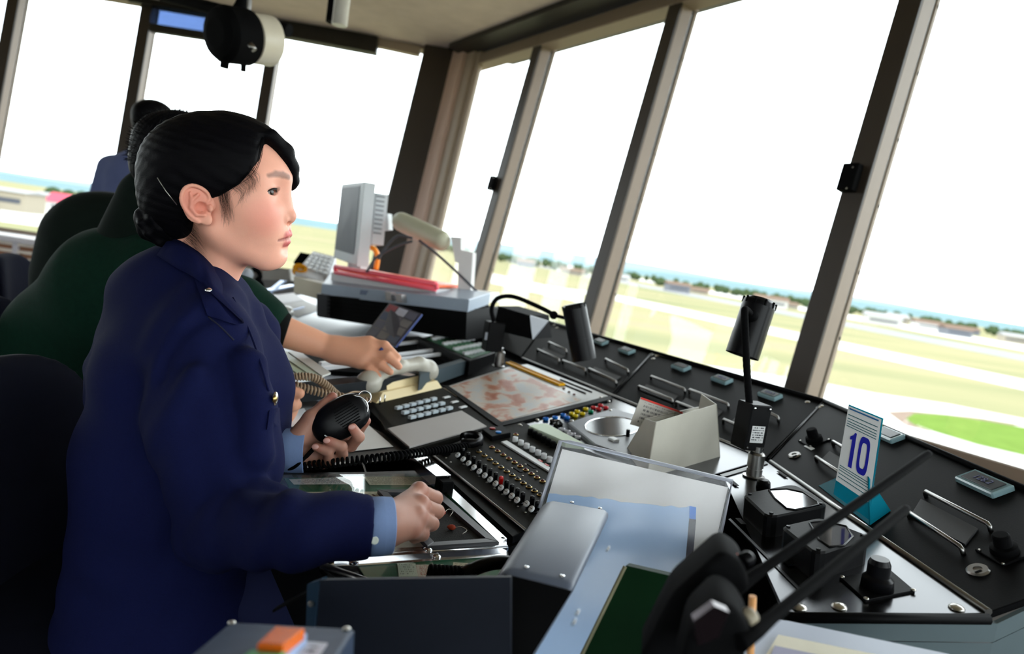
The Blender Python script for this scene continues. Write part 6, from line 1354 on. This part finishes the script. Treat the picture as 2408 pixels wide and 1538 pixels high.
# ================================================================ the other people
hm_v, hm_f = polygonize(sd_head, mm(-52, -95, -50), mm(105, 95, 140), .0042, 1)
def sd_short(P):
    P = P.astype(np.float32); x, y, z = P.T; d = ell(P, mm(-18, 0, 56), mm(103, 78, 82)); d = smin(d, ell(P, mm(10, 0, 50), mm(74, 68, 76)), .03); d = smin(d, ell(P, mm(-50, 0, 5), mm(55, 58, 50)), .03)
    d = d+.0006*np.sin(x*420+z*300)*np.sin(z*380+y*200)
    xh = np.interp(z, np.array([-80, -20, 8, 25, 40, 60, 90, 140])/1000, np.array([-58, -44, -22, 12, 34, 48, 64, 80])/1000); return smax(d, (x-xh)*.75, .005)
sh_v, sh_f = polygonize(sd_short, mm(-140, -95, -70), mm(100, 95, 150), .0035, 0)
def head_at(o, F, U, k=1.0):
    F, Lx, U = np.array(nrm(F)), None, np.array(U, float); Lx = nrm(np.cross(U, F)); U = np.cross(F, Lx); M = np.array([F, Lx, U]).T*k
    return lambda v: np.asarray(o)+np.asarray(v)@M.T
def make_person(lab, loc, head, skin_parts, clothes, hair=True, fuzz=0, tone=np.array(s2l(206, 156, 130))*.6):
    p = thing('person', lab, 'person', loc)
    vs = [(head(hm_v), hm_f)]+skin_parts; cols = np.concatenate([np.tile(np.array(tone), (len(v[0]), 1)) for v in vs])
    c0 = np.tile(np.array(tone), (len(cols), 1))
    me = np_mesh('body', vs, c0); me.transform(Matrix.Translation(-base(p))); link('body', me, skin_m, p)
    if hair:
        me = np_mesh('hair', [(head(sh_v), sh_f)]); me.transform(Matrix.Translation(-base(p))); link('hair', me, hair_m, p)
        if fuzz:
            b = MB()
            for i in RNG.integers(0, len(sh_v), fuzz):
                q = sh_v[i]
                if q[2] < -.0: continue
                n_ = nrm(q-mm(-18, 0, 40)); a = head(q); e = head(q+n_*.007+mm(*RNG.uniform(-3, 3, 3))); b.tube([a, e], [.0005, .0002], 4, cap=False)
            b.build('hair_strand', hair_m, p, kind='stuff')
    for nm, v, f, m in clothes:
        me = np_mesh(nm, [(v, f)]); me.transform(Matrix.Translation(-base(p))); link(nm, me, m, p)
    return p
greenm = mat('dark green fleece', (.0026, .017, .010), .9, var=.25, scale=90, bump=.4, bscale=500, spec=.12); dkgreen = mat('black green cloth', (.004, .008, .006), .9, var=.25, spec=.12)
knit = mat('black ribbed cuff knit', (.004, .0045, .004), .95, bump=.5, bscale=600, spec=.1); dark_tr = mat('dark trousers', (.008, .008, .01), .9, spec=.1)
def legs(hip, fwd, h=.09):
    hip = np.asarray(hip, float); fwd = nrm(np.array([fwd[0], fwd[1], 0])); sd_ = np.array([-fwd[1], fwd[0], 0])
    def fn(P):
        P = P.astype(np.float32); d = None
        for s_ in (-1, 1):
            a = hip+sd_*s_*.09; k_ = a+fwd*.32+np.array([0, 0, .02]); f_ = np.array([k_[0]+fwd[0]*.02, k_[1]+fwd[1]*.02, .06]); e = chain(P, [a, k_, f_], [.09, .07, .05], .03); e = smin(e, cone(P, f_, f_+fwd*.14-np.array([0, 0, .01]), .045, .035), .02); d = e if d is None else smin(d, e, .02)
        return d
    lo, hi = bounds([hip-fwd*.1, hip+fwd*.65, hip+sd_*.2, hip-sd_*.2], .12); lo[2] = .012; return polygonize(fn, lo, hi, .012, 1)
# ---- man in green leaning over the strips (his head is hidden behind the officer's)
gY = 1.46
gT = [oy(385, 650, 1.44), oy(290, 690, 1.48), oy(170, 800, 1.52), oy(125, 1000, 1.54), oy(130, 1200, 1.54)]
gS = oy(445, 690, 1.46); gE = oy(560, 722, 1.50); gC = oy(672, 790, 1.52); gW = oy(785, 822, 1.55)
def sd_green(P):
    P = P.astype(np.float32); d = chain(P, gT, [.095, .135, .125, .135, .14], .06)
    d = smin(d, ell(P, (gT[1]+gT[2])/2+np.array([0, .12, 0]), (.17, .14, .15)), .06)
    d = smin(d, cone(P, gT[0], gS, .09, .075), .04)
    a = chain(P, [gS, gE, gE+(gC-gE)*.55], [.075, .066, .058], .03); t = np.linalg.norm(P-np.float32(gE), axis=1); a = a+.008*np.sin(t*120)*np.clip(1-t/.12, 0, 1)
    return smin(d, a, .02)
lo, hi = bounds(gT+[gS, gC], .2); gv_, gf_v = polygonize(sd_green, lo, hi, .007, 1)
def sd_gcuff(P): P = P.astype(np.float32); d = cone(P, gE+(gC-gE)*.45, gC, .056, .044); return smax(d, (P-np.float32(gC))@np.float32(nrm(gW-gC)), .002)
lo, hi = bounds([gE, gC], .08); cu_v, cu_f = polygonize(sd_gcuff, lo, hi, .005, 1)
gcol = [oy(300, 500, 1.47), oy(340, 560, 1.45), oy(400, 590, 1.40)]
def sd_gcol(P): P = P.astype(np.float32); return cone(P, oy(362, 476, 1.45), oy(330, 585, 1.48), .072, .090)
lo, hi = bounds([oy(362, 476, 1.45), oy(330, 585, 1.48)], .12); cl_v, cl_f = polygonize(sd_gcol, lo, hi, .006, 1)
def gp_(x, y, Y=1.56): return oy(x, y, Y)
gk = [gp_(868, 806, 1.56), gp_(872, 826, 1.545), gp_(862, 842, 1.535), gp_(845, 852, 1.53)]
def sd_ghand(P):
    P = P.astype(np.float32); d = cone(P, gC+(gE-gC)*.3, gW, .038, .027)
    for k, r in zip(gk, (.017, .017, .016, .0145)): d = smin(d, cone(P, gW+(k-gW)*.1, k, .022, r), .02)
    F4 = [[gk[0], gp_(905, 812, 1.55), gp_(936, 842, 1.54)], [gk[1], gp_(912, 838, 1.53), gp_(938, 862, 1.525)], [gk[2], gp_(895, 858, 1.52), gp_(918, 875, 1.515)], [gk[3], gp_(868, 866, 1.515), gp_(890, 884, 1.51)]]
    for pts, r in zip(F4, (.0115, .0115, .011, .0098)): d = smin(d, chain(P, pts, [r, r*.95, r*.75], .003), .007)
    return smin(d, chain(P, [gW+(gk[0]-gW)*.4, gp_(872, 818, 1.58), gp_(905, 835, 1.57)], [.018, .014, .010], .006), .01)
lo, hi = bounds([gC+(gE-gC)*.3, gp_(950, 800), gp_(940, 895, 1.5), gp_(860, 900, 1.6)], .05); gh_v, gh_f = polygonize(sd_ghand, lo, hi, .003, 2)
h2 = lambda x, y, Y=1.42: oy(x, y, Y-.13)
def sd_ghand2(P):
    P = P.astype(np.float32); d = chain(P, [h2(610, 960), h2(650, 965), h2(668, 945)], [.034, .032, .030], .02)
    for pts, rr in (([h2(668, 925), h2(690, 922, 1.40), h2(703, 925, 1.40)], [.016, .014, .011]), ([h2(668, 948), h2(685, 953, 1.40), h2(698, 952, 1.41)], [.015, .013, .010]), ([h2(660, 972), h2(675, 978, 1.41), h2(684, 970, 1.42)], [.014, .012, .009]), ([h2(640, 905), h2(655, 885), h2(676, 890, 1.41), h2(686, 905, 1.41)], [.016, .013, .011, .009]), ([h2(645, 915), h2(665, 908, 1.43), h2(680, 912, 1.43)], [.014, .012, .010])): d = smin(d, chain(P, pts, rr, .003), .008)
    return d
lo, hi = bounds([h2(600, 860), h2(715, 1010)], .06); g2_v, g2_f = polygonize(sd_ghand2, lo, hi, .003, 2)
gl_v, gl_f = legs(np.array([gT[-1][0], gT[-1][1]+.1, .56]), (.8, .2))
ghead = head_at(oy(430, 428, 1.43), (.93, .1, -.25), (.2, 0, 1), 1.0)
green = make_person('person in a green jacket leaning over the strip bay with one arm stretched out', (gT[-1][0], gT[-1][1], 0), ghead, [(gh_v, gh_f), (g2_v, g2_f)], [('jacket', gv_, gf_v, greenm), ('cuff', cu_v, cu_f, knit), ('collar', cl_v, cl_f, dkgreen), ('trousers', gl_v, gl_f, dark_tr)], fuzz=2600, tone=np.array(s2l(236, 172, 140))*.85)
pen = thing('pen', 'white and blue pen held between the fingers over the telephone', 'pen', oy(905, 835, 1.53)); pa, pb = oy(893, 820, 1.535), oy(926, 852, 1.545); MB().tube([pa, pa+(pb-pa)*.25], .0055, 10).build('cap', mat('navy pen cap', s2l(40, 56, 110), .3), pen); MB().tube([pa+(pb-pa)*.25, pb], .005, 10).build('barrel', mat('grey white barrel', s2l(190, 196, 204), .3), pen)
# ---- man in black green behind him
dT = [oy(330, 570, 2.05), oy(250, 590, 2.08), oy(205, 660, 2.10), oy(200, 900, 2.1)]
def sd_dark(P): P = P.astype(np.float32); d = chain(P, dT, [.13, .165, .13, .16], .07); return smin(d, ell(P, dT[1]+np.array([.05, .1, -.02]), (.2, .18, .17)), .05)
lo, hi = bounds(dT, .24); dk_v, dk_f = polygonize(sd_dark, lo, hi, .009, 1); dl_v, dl_f = legs(np.array([dT[-1][0], dT[-1][1], .56]), (.8, .2))
make_person('person in a black green jacket bent forward behind the one in green', (dT[-1][0], dT[-1][1], 0), head_at(oy(440, 450, 2.0), (.9, .2, -.2), (.2, 0, 1)), [], [('jacket', dk_v, dk_f, dkgreen), ('trousers', dl_v, dl_f, dark_tr)])
# ---- standing man in a blue grey shirt near the far windows
sY = 3.3; so_ = oy(366, 290, sY)
sh_o = oy(336, 392, sY)
def sd_stand(P):
    P = P.astype(np.float32); ch = np.array([sh_o[0]+.02, sh_o[1], sh_o[2]-.06]); hp = np.array([ch[0], ch[1], .95]); d = None
    d = cone(P, ch+np.array([-.06, 0, 0]), hp+np.array([-.05, 0, 0]), .125, .13); d = smin(d, cone(P, ch+np.array([.06, 0, 0]), hp+np.array([.05, 0, 0]), .125, .13), .08)
    for s_ in (-1, 1): d = smin(d, chain(P, [ch+np.array([s_*.17, 0, .03]), ch+np.array([s_*.235, 0, -.28]), ch+np.array([s_*.20, .12, -.45])], [.062, .055, .045], .02), .04)
    return smin(d, cone(P, ch+np.array([0, 0, .1]), ch+np.array([0, 0, .17]), .08, .06), .05)
lo, hi = bounds([sh_o, np.array([sh_o[0], sh_o[1], .9])], .34); st_v, st_f = polygonize(sd_stand, lo, hi, .010, 1)
def sd_slegs(P):
    P = P.astype(np.float32); d = None
    for s_ in (-1, 1): a = np.array([sh_o[0]+.02+s_*.09, sh_o[1], .93]); f_ = np.array([a[0], a[1], .07]); e = cone(P, a, f_, .09, .055); e = smin(e, cone(P, f_, f_+np.array([.02, .15, -.015]), .045, .035), .02); d = e if d is None else smin(d, e, .03)
    return d
lo, hi = bounds([np.array([sh_o[0]-.15, sh_o[1]-.1, .05]), np.array([sh_o[0]+.2, sh_o[1]+.25, 1.0])], .1); lo[2] = .012; sl_v, sl_f = polygonize(sd_slegs, lo, hi, .012, 1)
make_person('person standing in a blue grey shirt with black hair by the far windows', (sh_o[0], sh_o[1], 0), head_at(so_-np.array([0, 0, .03]), (.35, .94, 0), (0, 0, 1), .98), [], [('shirt', st_v, st_f, mat('blue grey shirt cloth', s2l(84, 92, 128), .85, var=.08, spec=.1)), ('trousers', sl_v, sl_f, dark_tr)])
# ================================================================ chairs
chn = mat('dark navy chair fabric', (.0025, .0035, .012), .9, var=.2, spec=.2); chg = mat('grey chair plastic', (.04, .04, .045), .4)
def chair(lab, x, y, face, zb, arm=True):
    p = thing('swivel_chair', lab, 'chair', (x, y, 0)); f = nrm(np.array([math.sin(face), math.cos(face), 0])); s_ = np.array([f[1], -f[0], 0]); o = np.array([x, y, 0.])
    rt_ = np.array([s_, f, dzv]).T
    def sd_b(P): P = P.astype(np.float32); q = (P-np.float32(o-f*.22+dzv*zb))@np.float32(rt_); q[:, 1] += -1.1*q[:, 0]**2; return (((np.abs(q/np.float32([.23, .045, .27]))**3).sum(1))**(1/3)-1)*.045
    c = o-f*.22+dzv*zb; v, ff_ = polygonize(sd_b, c-.34, c+.34, .012, 1); me = np_mesh('backrest', [(v, ff_)]); me.transform(Matrix.Translation(-base(p))); link('backrest', me, chn, p)
    MB().box(o+dzv*.46, (.48, .46, .08), rt_, .03).build('seat', chn, p); MB().tube([o+dzv*.42, o+dzv*.1], .03, 12).build('post', chg, p); MB().tube([o-f*.22+dzv*.44, o-f*.27+dzv*(zb-.15)], .02, 8).build('back_bar', chg, p)
    for k in range(5): a = k*2*math.pi/5; d = np.array([math.cos(a), math.sin(a), 0]); MB().tube([o+dzv*.10, o+d*.28+dzv*.06], [.025, .016], 8).build('leg', chg, p); MB().ball(o+d*.28+dzv*.03, .027).build('castor', black_m, p)
    if arm:
        for q in (-1, 1): MB().tube(spline([o+s_*q*.26-f*.15+dzv*.45, o+s_*q*.27-f*.14+dzv*.66, o+s_*q*.27+f*.02+dzv*.68, o+s_*q*.27+f*.12+dzv*.67], 16), .02, 8).build('armrest', chg, p)
    return p
q = oy(75, 660, 2.45); chair('dark navy swivel chair with grey armrest below the louvred grille', q[0]+.16, q[1], 1.2, .59)
q = oy(5, 720, 1.95); chair('dark navy swivel chair tilted at the left edge beside the green jacket', q[0]-.02, q[1], 1.0, .60)
q = oy(-110, 900, 1.50); chair('dark navy swivel chair under the person in green', q[0]+.22, q[1], 1.5, .585, False)
q = oy(240, 1250, 1.02); chair('dark navy swivel chair under the person in navy uniform', q[0]+.04, q[1], 1.45, .58, False)
# ================================================================ fittings: grille, ceiling, mullions
Af, Bf = verts[5], verts[0]; df = nrm(Bf-Af); of = np.array([df[1], -df[0]]); of = of if of@((Af+Bf)/2-cen) > 0 else -of
df3 = np.array([*df, 0]); nf = nrm(np.cross(df3, nrm(np.array([*(of*LEAN), 1])))); nf = nf if nf[:2]@of > 0 else -nf; upf = np.cross(nf, df3); upf = upf if upf[2] > 0 else -upf
rotf = np.array([df3, upf, nf]).T
def onfar(x, y, off=-.12): return opl(x, y, np.array([*Af, 1.12])+nf*off, nf)
gr = thing('louvred_grille', 'white louvred convector grille under the far left window', 'grille', (*onfar(60, 590, -.3)[:2], .0))
pn = mat('white grille frame', s2l(206, 200, 204), .5); slm = mat('slat cream', s2l(226, 214, 200), .5); gap = mat('grille brown cavity', s2l(150, 106, 80), .8)
ga, gb = onfar(-120, 548, -.30), onfar(300, 612, -.30); z0 = ga[2]
Wg = np.linalg.norm((gb-ga)*np.array([1, 1, 0])); gc_ = (ga+gb)/2; gc_[2] = .64
MB().box(np.array([gc_[0], gc_[1], .765])+nf*.1, (Wg, .035, .30), np.array([df3, dzv, nf*np.array([1, 1, 0])]).T, .004).build('top_board', pn, gr)
MB().box(np.array([gc_[0], gc_[1], .40])+nf*.02, (Wg, .70, .02), np.array([df3, dzv, nf*np.array([1, 1, 0])]).T).build('cavity', gap, gr)
nbay = 8
for i in range(nbay+1): MB().box(np.array([*(ga+(gb-ga)*(i/nbay))[:2], .60]), (.03, .30, .03), np.array([df3, dzv, nf*np.array([1, 1, 0])]).T).build('divider', pn, gr)
for j in range(6): MB().box(np.array([gc_[0], gc_[1], .72-j*.045]), (Wg, .018, .025), np.array([df3, dzv, nf*np.array([1, 1, 0])]).T).build('slat', slm, gr)
MB().box(np.array([gc_[0], gc_[1], .43]), (Wg, .06, .03), np.array([df3, dzv, nf*np.array([1, 1, 0])]).T).build('bottom_rail', pn, gr)
# signal lamp hanging from the ceiling rail
sl = thing('signal_lamp', 'black signal lamp with white drum hanging from the ceiling before the far windows', 'lamp', oy(570, 90, 2.3)); c0, c1 = oy(512, 78, 2.24), oy(642, 98, 2.42); ax = nrm(c1-c0); L_ = np.linalg.norm(c1-c0)
MB().lathe([(.045, -.01), (.075, .0), (.088, .02), (.088, L_*.50), (.07, L_*.56), (0, L_*.56)], c0, ax, 32).build('housing', black_m, sl)
MB().lathe([(.074, L_*.54), (.080, L_*.56), (.082, L_*.92), (.06, L_*1.0), (0, L_*1.0)], c0, ax, 32).build('drum', mat('ivory enamel', s2l(216, 208, 190), .35, var=.06), sl)
MB().tube([oy(533, 118, 2.3), oy(527, 160, 2.3)], .014, 12).build('handle', black_m, sl); MB().tube([oy(574, 120, 2.33), oy(572, 168, 2.33)], .009, 12).build('handle', black_m, sl)
MB().tube(spline([oy(548, 60, 2.28), oy(555, 30, 2.3), oy(568, 6, 2.32), oy(572, -30, 2.33)], 14), .018, 10).build('yoke', black_m, sl); MB().box(oy(582, 18, 2.33), (.02, .02, .06), None, .004).build('clamp', steel, sl)
MB().tube([oy(588, 104, 2.2), oy(598, 118, 2.2)], .009, 10).build('latch', steel, sl); MB().tube(spline([oy(560, 132, 2.3), oy(600, 136, 2.36), oy(628, 128, 2.4)], 10), .010, 8).build('cradle_bar', black_m, sl)
rail = thing('ceiling_rail', 'black ceiling rail carrying the signal lamp along the far windows', 'rail', oy(570, 20, 2.45)); MB().tube([oy(380, -12, 2.6), oy(600, 45, 2.5), oy(680, 72, 2.46)], .022, 10).build('bar', black_m, rail)
tbm = thing('ceiling_tube', 'short white tube hanging from the ceiling above the monitor', 'tube', oy(795, 40, 2.6)); MB().lathe([(.028, 0), (.028, .26), (0, .26)], oy(798, 60, 2.6), (0, 0, 1), 20).build('tube', mat('white enamel', s2l(214, 210, 204), .3), tbm); MB().lathe([(.030, 0), (.030, .26), (0, .26)], oy(785, 54, 2.66), (0, 0, 1), 20).build('bracket', black_m, tbm)
# blue film visor and dark roller blind at the head of the far windows
vs_ = thing('sun_visor', 'translucent blue sun film strip at the top of the far window', 'sun visor', onfar(440, 60, -.06)); MB().slab([onfar(x, y, -.04) for x, y in [(358, 10), (620, 52), (616, 98), (352, 56)]], -nf, .004).build('film', clear_mat('blue sun film', (.19, .245, .37), .01), vs_)
MB().slab([onfar(x, y, -.05) for x, y in [(352, 54), (622, 95), (620, 114), (350, 72)]], -nf, .03).build('bottom_bar', header_m, vs_); MB().slab([onfar(x, y, -.05) for x, y in [(300, -22), (622, 30), (622, 52), (300, 2)]], -nf, .03).build('top_bar', header_m, vs_)
MB().slab([onfar(x, y, -.03) for x, y in [(875, 82), (990, 108), (986, 130), (874, 106)]], -nf, .04).build('trim_19', tan_f2, kind='structure')
rbd = thing('roller_blind', 'dark roller blind cassette above the far window next to the corner post', 'blind', onfar(770, 100, -.08)); MB().slab([onfar(x, y, -.08) for x, y in [(640, 34), (888, 86), (885, 124), (636, 78)]], -nf, .06, .004).build('cassette', header_m, rbd)
Ar = verts[0]; dr3 = np.array([*nrm(verts[1]-verts[0]), 0]); outr = np.array([dr3[1], -dr3[0], 0]); outr = outr if outr[:2]@(Ar-cen) > 0 else -outr; upr = nrm(np.array([*(outr[:2]*LEAN), 1])); nr = np.cross(dr3, upr); nr = nr if nr@outr > 0 else -nr; rotr = np.array([dr3, upr, nr]).T
def onright(x, y, off): return opl(x, y, np.array([*Ar, 1.12])+nr*off, nr)
for (q, sz, lab) in (((1998, 418), (.055, .088, .03), 'small black sensor box clipped to the wide right window post'), ((1157, 431), (.05, .085, .03), 'small dark sensor box on the post left of the tall window')):
    p = thing('sensor_box', lab, 'sensor', onright(*q, -.03)); MB().box(onright(*q, -.03), sz, rotr, .003).build('case', black_m, p)
    for k in (-1, 1): MB().lathe([(.003, 0), (.002, .001), (0, .0012)], onright(*q, -.046)+upr*k*.034, -nr, 8).build('screw', screwm, p)
